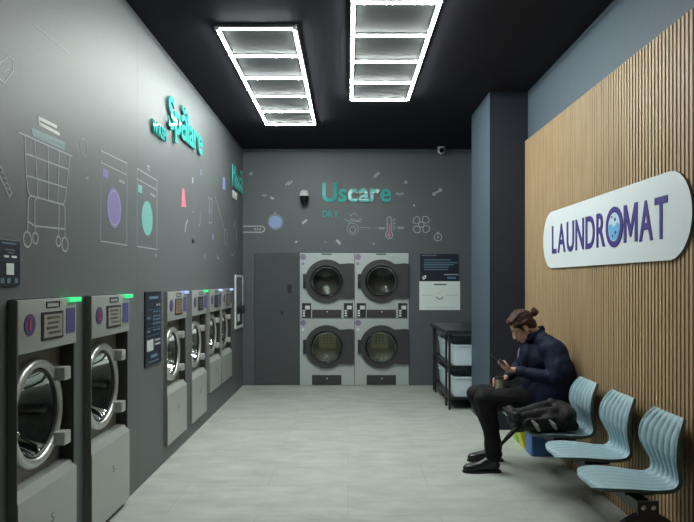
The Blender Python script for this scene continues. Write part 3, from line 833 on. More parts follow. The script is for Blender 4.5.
D = Decal('l', 'line drawing of a washing machine with a violet round door on the left wall')
D.line(q([(262,158),(330,191),(330,405),(262,394)]), w=0.007, closed=True); D.line(q([(262,188),(330,221)]), w=0.006)
D.disc(q([(297.5,308)])[0], 52/2.609, 'deco_violet', 'drawn_door'); D.disc(q([(297.5,308)])[0], 44/2.609, 'line', 'outline', False, 0.006)
D.fill(q([(267,203),(282,210),(282,232),(267,226)]), 'deco_violet', 'drawn_drawer'); D.line(q([(309,235),(325,243)]), 'line_soft', 0.020, False, 'scribble'); D.done()
D = Decal('l', 'line drawing of a washing machine with a turquoise round door on the left wall')
D.line(q([(357,205),(409,236),(409,416),(357,408)]), w=0.007, closed=True); D.line(q([(357,232),(409,261)]), w=0.006)
D.disc(q([(384,335)])[0], 45/2.609, 'deco_teal', 'drawn_door')
D.fill(q([(360,246),(370,250),(370,270),(360,266)]), 'deco_teal', 'drawn_drawer'); D.line(q([(391,270),(405,278)]), 'line_soft', 0.018, False, 'scribble')
D.done()
Decal('l', 'faint oval bubble outline beside the top of the cart drawing').disc(q([(218,149)])[0], 22/2.609, 'line_soft', 'outline', False, 0.007).done()
D = Decal('l', 'small grey asterisk print between the cart and the violet drawn washer')
for a in range(3):
    an = PI*a/3+0.3; c = q([(226,230)])[0]
    D.line([(c[0]-2.2*math.cos(an), c[1]-4*math.sin(an)), (c[0]+2.2*math.cos(an), c[1]+4*math.sin(an))], 'line_soft', 0.010)
D.done()
D = Decal('l', 'white line drawing of a slanted brush cut by the left edge of the photo')
D.line(q([(-6,195),(3,203),(30,268),(24,279),(-6,215)]), w=0.008, closed=True)
for i in range(4): D.line(q([(2+5*i,213+14*i),(12+5*i,222+13*i)]), w=0.006)
D.done()
D = Decal('l', 'faint outlined tag shape high on the left wall near the left edge')
D.line([(0,63),(8,56),(13.5,60),(12.8,71),(4,83),(-3,76)], 'line_soft', 0.006, True); D.line([(3,73),(7,69),(9,71)], 'line_soft', 0.006); D.done()
D = Decal('l', 'faint long grey diagonal needle line in the bright upper part of the left wall').line([(32,23),(69,54)], 'line_soft', 0.004); D.done()
q = Z(0, 90, 2.609)
D = Decal('l', 'tiny grey scribble above the turquoise drawn washer').line(q([(383,197),(390,200),(385,205),(391,211)]), 'line', 0.008); D.done()
D = Decal('l', 'tiny grey drop print below the turquoise drawn washer').disc(q([(406,432)])[0], 2.2, 'line_soft').done()
q = Z(160, 150, 4.744)
Decal('l', 'pink tapered bottle print on the left wall').fill(q([(105,182),(115,183),(117,205),(124,272),(100,269),(104,205)]), 'deco_pink').done()
Decal('l', 'light blue upright bottle print near the back corner of the left wall').fill(q([(298,128),(308,132),(311,188),(297,186)]), 'deco_blue').done()
Decal('l', 'faint blue streak print beside the word Spălare').fill(q([(187,88),(195,90),(198,120),(186,118)]), 'deco_blue_soft').done()
Decal('l', 'thin white dash print right of the pink bottle').fill(q([(152,130),(158,132),(157,158),(151,156)]), 'line').done()
Decal('l', 'long thin white brush print below the pink bottle').line(q([(131,332),(124,352),(118,388)]), 'line', 0.020).done()
Decal('l', 'small blue ring print low on the left wall beyond the white brush').disc(q([(251,412)])[0], 2.4, 'deco_blue', 'outline', False, 0.022).done()
D = Decal('l', 'faint white line drawing of a tall narrow jug on the left wall'); D.line(q([(228,222),(240,235),(247,228),(245,300),(246,345),(232,346),(236,260)]), 'line_soft', 0.012, True); D.done()
Decal('l', 'faint violet label print inside the drawn jug').fill(q([(230,265),(238,268),(239,300),(230,298)]), 'deco_blue_soft').done()
D = Decal('l', 'faint white line drawing of a folded ladder shape near the back corner'); D.line(q([(261,220),(274,262),(292,330),(306,378),(304,440),(318,452),(316,378)]), 'line_soft', 0.012); D.line(q([(306,378),(318,380)]), 'line_soft', 0.012); D.done()
Decal('l', 'faint squiggle print left of the blue ring').line(q([(150,445),(156,428),(160,440),(154,412),(162,405)]), 'line_soft', 0.014).done()
Decal('l', 'faint hook print in the lower middle of the left wall').line(q([(190,300),(191,340),(188,360),(184,352)]), 'line_soft', 0.012).done()
Decal('l', 'small blue fleck print just above the payment terminal wall area').fill(q([(206,492),(216,496),(215,520),(205,515)]), 'deco_blue_soft').done()
Decal('l', 'short white stroke print close to the back corner below the word PAY').line(q([(356,338),(352,366)]), 'line', 0.03).done()
Decal('l', 'faint white sock outline beside the back corner above the terminal').line(q([(362,370),(364,420),(366,424)]), 'line_soft', 0.03).done()
Decal('l', 'faint bone shaped print above the payment terminal').line(q([(268,500),(274,515),(280,512)]), 'line_soft', 0.02).done()
Decal('l', 'faint dotted print right of the bone shaped print').line(q([(336,495),(350,500),(352,480)]), 'line_soft', 0.02).done()
Decal('l', 'tiny white dot print below the pink bottle').disc(q([(157,293)])[0], 1.1, 'line').done()

q = Z(240, 150, 3.017)
D = Decal('b', 'pale blue disc drawing with a small knob on the back wall near the left corner')
D.disc(q([(107,217)])[0], 20/3.017, 'deco_blue', 'disc'); D.disc(q([(107,217)])[0], 23/3.017, 'line_soft', 'outline', False, 0.010); D.disc(q([(106,191)])[0], 1.2, 'line_soft', 'knob'); D.done()
D = Decal('b', 'white rounded capsule outline with dots beside the left corner of the back wall')
D.line(q([(10,230),(66,230),(71,232.5),(74,236),(74,242),(71,245.5),(66,248),(10,248)]), 'line', 0.016)
for a in (45, 53, 61): D.disc(q([(a,239)])[0], 0.9, 'line', 'dot')
D.done()
q2 = Z(240, 150, 3.017)
Decal('b', 'small grey cloud print at the upper left of the back wall').disc(q([(33,72)])[0], 1.7, 'line_soft').done()
Decal('b', 'grey zigzag print left of the dome camera').line(q([(137,106),(146,98),(148,103),(158,93)]), 'line_soft', 0.03).done()
Decal('b', 'small grey curl print on the back wall near the left corner').line(q([(66,137),(76,138),(80,135)]), 'line_soft', 0.025).done()
Decal('b', 'small white comma print right of the curl print').line(q([(92,142),(102,148)]), 'line', 0.03).done()
Decal('b', 'grey pencil print below the dome camera').line(q([(188,222),(202,210)]), 'line', 0.035).done()
Decal('b', 'white star dot print below the pale blue disc').disc(q([(170,277)])[0], 1.2, 'line').done()
Decal('b', 'faint fleck print between the star dot and the white peg').disc(q([(258,277)])[0], 0.8, 'line_soft').done()
Decal('b', 'short white peg print left of the spinning drum drawing').line(q([(291,271),(303,284)]), 'line', 0.035).done()
Decal('b', 'white peg print above the end of the word Uscare').line(q([(404,82),(420,68)]), 'line_soft', 0.04).done()
Decal('b', 'round grey spot print right of the peg over the word').disc(q([(500,97)])[0], 1.8, 'line_soft').done()
Decal('b', 'grey dotted scribble print right of the word Uscare').line(q([(470,134),(476,130),(482,136),(488,130),(494,134)]), 'line_soft', 0.02).done()
D = Decal('b', 'white bone shaped wrench print at the right of the back wall'); D.line(q([(583,133),(597,126),(606,122)]), 'line', 0.03); D.disc(q([(585,133)])[0], 1.7, 'line', 'outline'); D.disc(q([(604,121)])[0], 1.9, 'line', 'outline'); D.done()
Decal('b', 'tiny white diamond print above the drawn fan').disc(q([(525,167)])[0], 1.0, 'line').done()
D = Decal('b', 'white line drawing of a drum spiral under steam waves on the back wall')
D.disc(q([(340,238)])[0], 17/3.017, 'line_soft', 'outline', False, 0.009); D.disc(q([(340,240)])[0], 9/3.017, 'line_soft', 'outline', False, 0.012)
D.line(q([(314,208),(326,214),(340,208),(354,214),(368,207)]), 'line_soft', 0.012); D.line(q([(328,192),(334,198),(344,190),(354,196)]), 'line_soft', 0.012); D.line(q([(326,222),(340,214),(366,217)]), 'line_soft', 0.012)
D.line(q([(362,234),(395,235)]), 'line_soft', 0.010)
for a in (402, 409): D.line(q([(a,235),(a+4,235)]), 'line_soft', 0.010)
D.line(q([(418,236),(438,236)]), 'line_soft', 0.03); D.done()
D = Decal('b', 'white line drawing of a thermometer with scale on the back wall')
D.line(q([(444,246),(444,207),(446,203),(450,201),(454,203),(456,207),(456,246),(461,254),(459,263),(450,268),(441,263),(439,254)]), 'line', 0.010, True)
D.disc(q([(450,256)])[0], 5/3.017, 'deco_pink', 'bulb'); D.line(q([(450,250),(450,222)]), 'deco_pink', 0.012, False, 'mercury')
for i in range(6): D.line(q([(460,209+6*i),(470 if i % 2 == 0 else 466, 209+6*i)]), 'line', 0.007)
D.line(q([(475,235),(494,235)]), 'line_soft', 0.03); D.done()
D = Decal('b', 'white line drawing of a four bladed fan on the back wall')
c = q([(547,225)])[0]
D.disc(c, 2.7, 'line', 'outline', False, 0.010)
for k in range(4):
    a0 = PI/4 + k*PI/2
    pts = []
    for rr, da in ((3.2,-0.35),(5.8,-0.62),(8.6,-0.52),(9.8,-0.15),(9.6,0.25),(7.6,0.50),(5.0,0.45),(3.2,0.30)):
        pts.append((c[0]+rr*math.cos(a0+da), c[1]+rr*math.sin(a0+da)))
    D.line(pts, 'line', 0.010, True)
D.done()
D = Decal('b', 'white line drawing of a round timer on the back wall below the wrench')
c = q([(597,263)])[0]; D.disc(c, 3.7, 'line', 'outline', False, 0.010); D.disc(c, 1.0, 'line', 'outline'); D.line([(c[0]-1,c[1]-4.6),(c[0]+1,c[1]-4.6)], 'line', 0.02); D.done()
Decal('b', 'tiny grey dash print above the dryers below the thermometer').line(q([(400,282),(406,284)]), 'line_soft', 0.03).done()

# ================================================================== LAUNDROMAT SIGN
yc = 4.66
t = thing('wall_sign', 'white rounded sign reading LAUNDROMAT on the slatted wall', 'sign', (XS, yc, 1.653))
RU, RV, RN = (0,-1,0), (0,0,1), (-1,0,0)
bd = MB(); bd.prism(rrect(-1.285, 1.285, 0, 0.502, 0.245, 14), (0,0,0), RU, RV, RN, 0.016, mi_side=1)
bd.build('board', [M['sign_white'], M['sign_edge']], t, smooth=35)
bx = -0.016
b0 = 1.785-1.653
word('LAUNDR', 1.175, 0.240, (bx, 5.685-yc, b0), RU, RV, RN, 0.004, M['sign_purple'], t, gap=0.12, bold=0.014)
word('MAT', 0.575, 0.240, (bx, (4.205-yc), b0), RU, RV, RN, 0.004, M['sign_purple'], t, gap=0.085, bold=0.018)
oc = (-(4.355-yc), 1.905-1.653)
rg = MB().ring(circle(oc, 0.138, 40), circle(oc, 0.098, 40), (bx,0,0), RU, RV, RN, 0.006).build('porthole_letter', M['sign_purple'], t)
MB().prism(circle(oc, 0.099, 32), (bx,0,0), RU, RV, RN, 0.004).build('porthole_glass', M['sign_pale'], rg)
wv = [(oc[0]+0.090*math.cos(a), oc[1]+0.090*math.sin(a)) for a in [PI+0.05+(PI-0.1)*i/18 for i in range(19)]]
wv += [(oc[0]+0.09-0.18*i/12, oc[1]+0.012*math.sin(i/12*2*PI*1.5)+0.012) for i in range(13)]
MB().prism(wv, (bx-0.004,0,0), RU, RV, RN, 0.002).build('water', M['sign_cyan'], rg)
bb = MB()
for a, b, r_ in ((0.02,0.05,0.012),(-0.03,0.07,0.008),(0.03,-0.04,0.012),(-0.02,-0.06,0.009)): bb.prism(circle((oc[0]+a, oc[1]+b), r_, 12), (bx-0.0055,0,0), RU, RV, RN, 0.002)
bb.build('bubble', M['sign_purple'], rg)

# ================================================================== BEAM BENCH WITH FOUR SEATS
BX, BY = 1.55, 4.4
bench = thing('waiting_bench', 'row of four pale blue moulded seats on a black beam along the slatted wall', 'bench', (BX, BY, 0))
def spline(P, n):
    """Catmull-Rom through P, n samples"""
    out = []
    m = len(P)-1
    for i in range(n):
        t_ = i/(n-1)*m; k = min(int(t_), m-1); f = t_-k
        p0, p1, p2, p3 = P[max(k-1,0)], P[k], P[k+1], P[min(k+2,m)]
        out.append(tuple(0.5*((2*b)+(-a+c)*f+(2*a-5*b+4*c-d)*f*f+(-a+3*b-3*c+d)*f**3) for a, b, c, d in zip(p0,p1,p2,p3)))
    return out
# (x, z, half width)
PROF = [(1.308,0.424,0.085),(1.312,0.440,0.135),(1.335,0.452,0.184),(1.40,0.457,0.212),(1.48,0.455,0.218),(1.575,0.447,0.212),(1.655,0.441,0.190),(1.715,0.446,0.172),
        (1.742,0.474,0.164),(1.738,0.522,0.164),(1.717,0.58,0.190),(1.704,0.635,0.214),(1.711,0.705,0.210),(1.737,0.765,0.190),(1.768,0.812,0.158)]
def seat_shell():
    S = spline(PROF, 64); nT = 72
    mb = MB(); top, bot = [], []
    for i, (x, z, hw) in enumerate(S):
        a, b = S[max(i-1,0)], S[min(i+1,len(S)-1)]
        tx, tz = b[0]-a[0], b[1]-a[1]; l = math.hypot(tx, tz); nx, nz = -tz/l, tx/l
        s = i/(len(S)-1)
        amp = 0.0125*min(1, 0.35+1.3*max(0,(s-0.35)))*min(1, s*12)*min(1, (1-s)*14+0.35)
        ra, rb = [], []
        for j in range(nT+1):
            t_ = -1+2*j/nT
            rp = (3.25*(t_+1)+0.9*s) % 1.0; rib = math.sin(PI*rp**0.75)**0.7 if 0 < rp < 1 else 0.0
            dip = 0.010*(t_*t_)
            y = t_*hw
            off = amp*(rib-0.5) + dip*(0.5 if s > 0.5 else 0.3)
            ra.append(mb.bm.verts.new((x+nx*off-BX, y, z+nz*off)))
            rb.append(mb.bm.verts.new((x+nx*(dip*0.4-0.020)-BX, y*0.985, z+nz*(dip*0.4-0.020))))
        top.append(ra); bot.append(rb)
    nS = len(S)
    for i in range(nS-1):
        for j in range(nT):
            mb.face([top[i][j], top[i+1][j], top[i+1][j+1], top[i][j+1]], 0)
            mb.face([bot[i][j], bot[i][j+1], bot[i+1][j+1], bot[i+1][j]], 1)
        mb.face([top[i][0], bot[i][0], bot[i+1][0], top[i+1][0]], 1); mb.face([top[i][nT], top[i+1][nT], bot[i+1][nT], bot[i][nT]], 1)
    for j in range(nT):
        mb.face([top[0][j], top[0][j+1], bot[0][j+1], bot[0][j]], 0); mb.face([top[-1][j], bot[-1][j], bot[-1][j+1], top[-1][j+1]], 0)
    return mb
s0 = None
for yc_ in (3.52, 4.105, 4.695, 5.325):
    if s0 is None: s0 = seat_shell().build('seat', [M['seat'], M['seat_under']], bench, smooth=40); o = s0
    else: o = s0.copy(); COL.objects.link(o); o.parent = bench
    o.location = (0, yc_-BY, 0)
    m = MB().box(-0.07, 0.09, yc_-BY-0.10, yc_-BY+0.10, 0.388, 0.436, 0.006)
    m.build('seat_bracket', M['metal_black'], bench)
MB().box(-0.057, 0.013, 3.26-BY, 5.56-BY, 0.340, 0.400, 0.004).build('beam', M['metal_black'], bench)
for yl in (3.265,):
    # arched end frame: plate hung on the beam that widens to two feet
    arch = circle((0, 0.0), 0.255, 25, ry=0.352, a0=0, a1=PI); arch_i = circle((0, 0.0), 0.205, 25, ry=0.250, a0=0, a1=PI)
    lg = MB().prism(arch + arch_i[::-1], (-0.022, yl-BY-0.012, 0.0), (1,0,0), (0,0,1), (0,1,0), 0.035)
    lg.box(-0.255, -0.175, yl-BY-0.03, yl-BY+0.05, 0, 0.012, 0.003); lg.box(0.175, 0.255, yl-BY-0.03, yl-BY+0.05, 0, 0.012, 0.003)
    lg.build('leg', M['metal_black'], bench, smooth=40)
MB().box(0.0, XS-0.001-BX, 5.435-BY, 5.465-BY, 0.345, 0.385, 0.003).box(XS-0.008-BX, XS-0.001-BX, 5.40-BY, 5.50-BY, 0.30, 0.43, 0.002).build('wall_bracket', M['metal_black'], bench)
pl = MB().box(-0.082, 0.028, 3.245-BY, 3.258-BY, 0.345, 0.418, 0.004).build('end_plate', M['metal_black'], bench)
for xb in (-0.054, -0.002):
    MB().lathe([(0,0),(0.0125,0),(0.0125,0.005),(0.008,0.008),(0,0.008)], (xb, 3.245-BY, 0.386), (0,-1,0), 16).build('bolt', M['bolt'], pl, smooth=40)

# ================================================================== LAUNDRY RACK AND TUBS
rk = thing('laundry_table', 'black folding table with rails for laundry tubs beside the pillar', 'table', (1.55, 8.33, 0))
ox, oy = 1.55, 8.33
MB().box(1.17-ox, 1.855-ox, 7.60-oy, 9.07-oy, 0.905, 0.955, 0.006).build('table_top', M['metal_black'], rk)
for yl in (7.66, 7.92, 8.88, 9.05):
    for xl in (1.215, 1.80): MB().box(xl-ox-0.013, xl-ox+0.013, yl-oy-0.013, yl-oy+0.013, 0, 0.91, 0.004).build('leg', M['metal_black'], rk)
for zr in (0.50, 0.125):
    m = MB()
    for xa in (1.215, 1.80): m.box(xa-ox-0.012, xa-ox+0.012, 7.66-oy, 9.05-oy, zr, zr+0.03)
    for yl in (7.66, 9.05): m.box(1.215-ox, 1.80-ox, yl-oy-0.012, yl-oy+0.012, zr, zr+0.03)
    m.box(1.215-ox, 1.80-ox, 7.67-oy, 9.04-oy, zr+0.010, zr+0.022)
    m.build('shelf_rail', M['metal_black'], rk)
def tub(y0, y1, z0, z1, label):
    t = thing('laundry_tub', label, 'tub', (1.52, (y0+y1)/2, z0), group='tubs on the laundry table')
    hx, hy, h = 0.253, (y1-y0)/2, z1-z0
    m = MB(); k = 0.93
    R = [rrect(-hx*k, hx*k, -hy*k, hy*k, 0.05, 5), rrect(-hx, hx, -hy, hy, 0.05, 5), rrect(-hx+0.008, hx-0.008, -hy+0.008, hy-0.008, 0.045, 5), rrect(-hx*k+0.008, hx*k-0.008, -hy*k+0.008, hy*k-0.008, 0.045, 5)]
    zz = [0, h, h, 0.012]
    V = [[m.bm.verts.new((a, b, zq)) for a, b in L] for L, zq in zip(R, zz)]
    for A, B in zip(V, V[1:]):
        for i in range(len(A)): j = (i+1) % len(A); m.face([A[i], A[j], B[j], B[i]])
    m.face(V[0][::-1]); m.face(V[3])
    m.build('body', M['tub'], t, smooth=40)
    MB().ring(rrect(-hx-0.010, hx+0.010, -hy-0.010, hy+0.010, 0.055, 5), rrect(-hx-0.001, hx+0.001, -hy-0.001, hy+0.001, 0.05, 5), (0,0,h-0.022), (1,0,0), (0,1,0), (0,0,1), 0.022).build('rim', M['tub'], t, smooth=40)
    MB().tube([(-hx-0.002,-0.05,h-0.035),(-hx-0.030,-0.05,h-0.03),(-hx-0.030,0.05,h-0.03),(-hx-0.002,0.05,h-0.035)], 0.007, 8).build('handle', M['white_frame'], t, smooth=60)
    return t
tub(7.70, 8.32, 0.5225, 0.775, 'pale blue tub on the upper rail of the black table, nearer the viewer')
tub(8.40, 9.00, 0.5225, 0.775, 'pale blue tub on the upper rail of the black table, nearer the back wall')
tub(7.70, 8.32, 0.1475, 0.390, 'pale blue tub on the lower rail of the black table, nearer the viewer')
tub(8.40, 9.00, 0.1475, 0.390, 'pale blue tub on the lower rail of the black table, nearer the back wall')

# ================================================================== RECYCLING BINS UNDER THE SEATS
def bin_(y0, y1, x0, z1, m, label, taper):
    t = thing('recycling_bin', label, 'bin', ((x0+XS)/2, (y0+y1)/2, 0), group='colour coded bins against the slatted wall')
    hx, hy = (XS-0.004-x0)/2, (y1-y0)/2
    b = MB(); R = []
    for z, k, ins in ((0, taper, 0), (0.02, taper, 0), (z1, 1, 0), (z1, 1, 0.008), (0.02, taper, 0.008)):
        R.append([b.bm.verts.new((hx-(hx-px)*1.0 if False else (px*k if px < 0 else px), py_*(0.9+0.1*k), z)) for px, py_ in rrect(-hx+ins, hx-ins, -hy+ins, hy-ins, 0.012, 4)])
    for A, B in zip(R, R[1:]):
        for i in range(len(A)): j = (i+1) % len(A); b.face([A[i], A[j], B[j], B[i]])
    b.face(R[0][::-1]); b.face(R[-1])
    b.build('body', m, t, smooth=30)
    MB().ring(rrect(-hx-0.004, hx, -hy-0.004, hy+0.004, 0.014, 4), rrect(-hx+0.008, hx-0.008, -hy+0.008, hy-0.008, 0.012, 4), (0,0,z1-0.01), (1,0,0), (0,1,0), (0,0,1), 0.014).build('rim', m, t)
    return t
bin_(5.61, 5.80, 1.605, 0.34, M['bin_blue'], 'blue bin on the floor behind the third seat', 0.97)
bin_(5.86, 6.04, 1.51, 0.34, M['bin_yellow'], 'yellow bin on the floor behind the blue bin', 0.35)
bin_(6.10, 6.27, 1.515, 0.36, M['bin_green'], 'yellow green bin on the floor next to the pillar', 0.35)

# ================================================================== PERSON
pr = thing('person', 'person with brown hair bun in navy jacket and black trousers, sitting with a phone', 'person', (1.40, 5.30, 0))
PO = Vector((1.40, 5.30, 0))
# everything below is laid out in room coordinates and shifted to the person's base
def sh(prims):
    out = []
    for p in prims:
        p = list(p)
        if p[0] == 'c': p[1] = Vector(p[1])-PO; p[2] = Vector(p[2])-PO
        elif p[0] == 'e': p[1] = Vector(p[1])-PO
        elif p[0] == 't': p[1] = [Vector(q_)-PO for q_ in p[1]]
        out.append(tuple(p))
    return out
HC_ = Vector((1.442, 5.30, 1.160))
tilt = math.radians(40)
F = Vector((-math.cos(tilt), 0, -math.sin(tilt))); UP = Vector((-math.sin(tilt), 0, math.cos(tilt))); SD = Vector((0, 1, 0))
RH = Matrix((F, SD, UP)).transposed()
def hd(f, s, u): return HC_ + F*f + SD*s + UP*u
body = []
# head
body += [('e', hd(-0.014,0,0.034), (0.098,0.078,0.092), RH), ('e', hd(0.042,0,-0.030), (0.056,0.062,0.084), RH), ('e', hd(0.056,0,-0.092), (0.036,0.044,0.032), RH),
         ('e', hd(0.03,0.038,-0.065), (0.045,0.024,0.04), RH), ('e', hd(0.03,-0.038,-0.065), (0.045,0.024,0.04), RH),
         ('c', hd(0.088,0,0.008), hd(0.108,0,-0.034), 0.010, 0.0135), ('e', hd(0.100,0.012,-0.036), (0.010,0.009,0.008), RH), ('e', hd(0.100,-0.012,-0.036), (0.010,0.009,0.008), RH),
         ('c', hd(0.080,0.016,0.018), hd(0.066,0.052,0.014), 0.011, 0.009), ('c', hd(0.080,-0.016,0.018), hd(0.066,-0.052,0.014), 0.011, 0.009),
         ('e', hd(0.076,0.032,-0.002), (0.013,0.017,0.010), RH), ('e', hd(0.076,-0.032,-0.002), (0.013,0.017,0.010), RH),
         ('e', hd(0.064,0.036,-0.034), (0.022,0.022,0.020), RH), ('e', hd(0.064,-0.036,-0.034), (0.022,0.022,0.020), RH),
         ('e', hd(0.092,0,-0.060), (0.011,0.022,0.006), RH), ('e', hd(0.090,0,-0.072), (0.011,0.019,0.007), RH)]
for s_ in (-1, 1):
    body += [('e', hd(-0.006, s_*0.078, -0.008), (0.017,0.009,0.031), RH), ('e', hd(-0.004, s_*0.080, -0.034), (0.010,0.008,0.010), RH)]
# neck, trunk, limbs (slim, inside the clothes)
body += [('c', hd(-0.040,0,-0.055), (1.575,5.30,1.055), 0.058, 0.062), ('c', (1.575,5.30,1.055), (1.60,5.30,0.95), 0.075, 0.11), ('e', (1.595,5.30,0.92), (0.135,0.165,0.13)),
         ('e', (1.565,5.30,0.75), (0.105,0.15,0.16)), ('e', (1.585,5.30,0.60), (0.10,0.16,0.10)),
         ('c', (1.61,5.16,1.0), (1.61,5.44,1.0), 0.06), ('c', (1.635,5.13,0.99), (1.635,5.035,0.77), 0.052, 0.042), ('c', (1.635,5.035,0.77), (1.372,5.157,0.816), 0.040, 0.026),
         ('c', (1.60,5.47,0.99), (1.47,5.545,0.775), 0.052, 0.042), ('c', (1.47,5.545,0.775), (1.350,5.445,0.722), 0.040, 0.026),
         ('c', (1.59,5.18,0.56), (1.095,5.14,0.59), 0.085, 0.058), ('c', (1.095,5.14,0.59), (1.150,5.148,0.34), 0.056, 0.048), ('c', (1.150,5.148,0.34), (1.170,5.15,0.08), 0.048, 0.036),
         ('c', (1.59,5.42,0.56), (1.09,5.46,0.575), 0.085, 0.058), ('c', (1.09,5.46,0.575), (1.195,5.466,0.34), 0.056, 0.046), ('c', (1.195,5.466,0.34), (1.264,5.47,0.08), 0.046, 0.034),
         ('c', (1.165,5.15,0.06), (1.02,5.15,0.04), 0.03, 0.02), ('c', (1.265,5.47,0.06), (1.12,5.47,0.04), 0.03, 0.02)]
# left hand under the phone
PD, PN, PW = Vector((0.824,0,-0.567)), Vector((0.567,0,0.824)), Vector((0,1,0))
PC = Vector((1.248, 5.195, 0.882))
def ph(d_, w_, n_): return PC + PD*d_ + PW*w_ + PN*n_
wr = Vector((1.362, 5.160, 0.818))
body += [('c', wr, ph(0.075,-0.020,-0.024), 0.025, 0.024), ('c', ph(0.075,-0.020,-0.026), ph(0.020,-0.016,-0.022), 0.022, 0.018), ('c', ph(0.075,0.004,-0.026), ph(0.026,0.004,-0.022), 0.020, 0.016)]
for a, ln in ((-0.006,0.0), (0.016,0.004), (0.038,0.001), (0.058,-0.007)):
    k0, k1, k2, k3 = ph(a+0.004,0.000,-0.021), ph(a-0.004,0.028+ln,-0.018), ph(a-0.006,0.044+ln,-0.010), ph(a-0.006,0.046+ln,0.006)
    body += [('c', k0, k1, 0.0100, 0.0092), ('c', k1, k2, 0.0092, 0.0085), ('c', k2, k3, 0.0085, 0.0075)]
body += [('c', ph(0.082,-0.030,-0.018), ph(0.052,-0.046,-0.006), 0.0150, 0.0125), ('c', ph(0.052,-0.046,-0.006), ph(0.022,-0.045,0.008), 0.0120, 0.0105), ('c', ph(0.022,-0.045,0.008), ph(0.002,-0.030,0.0155), 0.0102, 0.0085)]
# right hand around the cup
CC = Vector((1.262, 5.335, 0.680))
def cp_(an, r_, z_): a = math.radians(an); return Vector((CC.x+r_*math.cos(a), CC.y+r_*math.sin(a), z_))
wr2 = Vector((1.352, 5.446, 0.722))
body += [('c', wr2, cp_(58,0.072,0.702), 0.025, 0.022), ('c', cp_(50,0.064,0.715), cp_(82,0.058,0.715), 0.018, 0.015), ('c', cp_(50,0.064,0.685), cp_(82,0.058,0.685), 0.018, 0.015), ('c', cp_(60,0.066,0.715), cp_(60,0.066,0.68), 0.018)]
for z_, e in ((0.722,-4), (0.703,6), (0.684,2), (0.667,-12)):
    body += [('c', cp_(80,0.054,z_), cp_(122,0.051,z_), 0.0098, 0.0092), ('c', cp_(122,0.051,z_), cp_(165+e,0.050,z_-0.002), 0.0092, 0.0085), ('c', cp_(165+e,0.050,z_-0.002), cp_(200+e,0.048,z_-0.004), 0.0085, 0.0075)]
body += [('c', cp_(52,0.064,0.708), cp_(18,0.055,0.716), 0.014, 0.0120), ('c', cp_(18,0.055,0.716), cp_(-20,0.051,0.722), 0.0115, 0.0105), ('c', cp_(-20,0.051,0.722), cp_(-50,0.049,0.724), 0.0102, 0.0085)]
blob('body', sh(body), M['skin'], pr, voxel=0.0042, smooth=3, post=lambda bm: [setattr(q_.co, 'x', min(q_.co.x, 1.66-PO.x)) for q_ in bm.verts])
# face details
def small(name, prims, m, vox=0.003): return blob(name, sh(prims), m, pr, voxel=vox, smooth=2)
for s_ in (-1, 1):
    small('eye', [('c', hd(0.0885, s_*0.020, -0.007), hd(0.0875, s_*0.034, -0.010), 0.0035, 0.0035), ('c', hd(0.0875, s_*0.034, -0.010), hd(0.080, s_*0.046, -0.007), 0.0035, 0.003)], M['hair'], 0.002)
    small('eyebrow', [('c', hd(0.090, s_*0.016, 0.024), hd(0.083, s_*0.036, 0.027), 0.0045, 0.004), ('c', hd(0.083, s_*0.036, 0.027), hd(0.070, s_*0.055, 0.020), 0.004, 0.003)], M['hair'], 0.002)
small('lips', [('c', hd(0.1005, -0.016, -0.064), hd(0.1035, 0, -0.063), 0.0045, 0.0055), ('c', hd(0.1035, 0, -0.063), hd(0.1005, 0.016, -0.064), 0.0055, 0.0045), ('c', hd(0.099,-0.013,-0.072), hd(0.099,0.013,-0.072), 0.0055)], M['lip'], 0.002)
# hair: cap pulled back over the ears' tops into a bun
hair = [('e', hd(-0.026,0,0.046), (0.102,0.087,0.094), RH), ('e', hd(-0.060,0,-0.010), (0.058,0.072,0.078), RH), ('e', hd(0.035,0,0.095), (0.050,0.062,0.032), RH),
        ('c', hd(0.045,0.060,0.055), hd(-0.04,0.078,0.028), 0.022, 0.026), ('c', hd(0.045,-0.060,0.055), hd(-0.04,-0.078,0.028), 0.022, 0.026),
        ('c', hd(0.032,0.072,0.030), hd(0.022,0.074,-0.022), 0.011, 0.006), ('c', hd(0.032,-0.072,0.030), hd(0.022,-0.074,-0.022), 0.011, 0.006),
        ('c', hd(-0.10,0,0.03), hd(-0.135,0,0.028), 0.030, 0.022)]
for i in range(11):
    s_ = -0.06+0.012*i
    hair.append(('t', [hd(0.068-abs(s_)*0.35, s_*0.9, 0.078-abs(s_)*0.25), hd(0.03, s_*1.15, 0.128-abs(s_)*0.45), hd(-0.04, s_*1.1, 0.143-abs(s_)*0.5), hd(-0.105, s_*0.6, 0.085)], 0.0065, 6))
h_ = blob('hair', sh(hair), M['hair'], pr, voxel=0.0045, smooth=2, noise=0.004, nscale=38)
bun = blob('hair_bun', sh([('e', hd(-0.158,0,0.030), (0.030,0.036,0.033), RH), ('e', hd(-0.150,0.014,0.012), (0.024,0.024,0.022), RH), ('c', hd(-0.16,-0.02,0.045), hd(-0.175,0.0,0.056), 0.012, 0.006)]), M['hair'], h_, voxel=0.004, smooth=2, noise=0.005, nscale=40)
def seat_x(z):
    P = [(a, b) for a, b, c in PROF[8:]]
    if z <= P[0][1]: return P[0][0]
    for (xa, za), (xb, zb2) in zip(P, P[1:]):
        if za <= z <= zb2: return xa+(xb-xa)*(z-za)/(zb2-za)
    return 1.80
def clear_seat(bm):
    for q_ in bm.verts:
        x, y, z = q_.co + PO
        if z < 0.83 and x > 1.45 and y > 5.07: q_.co.x = min(x, seat_x(z)-0.020) - PO.x
        if x > 1.28 and 0.36 < z < 0.478: q_.co.z = 0.478 - PO.z
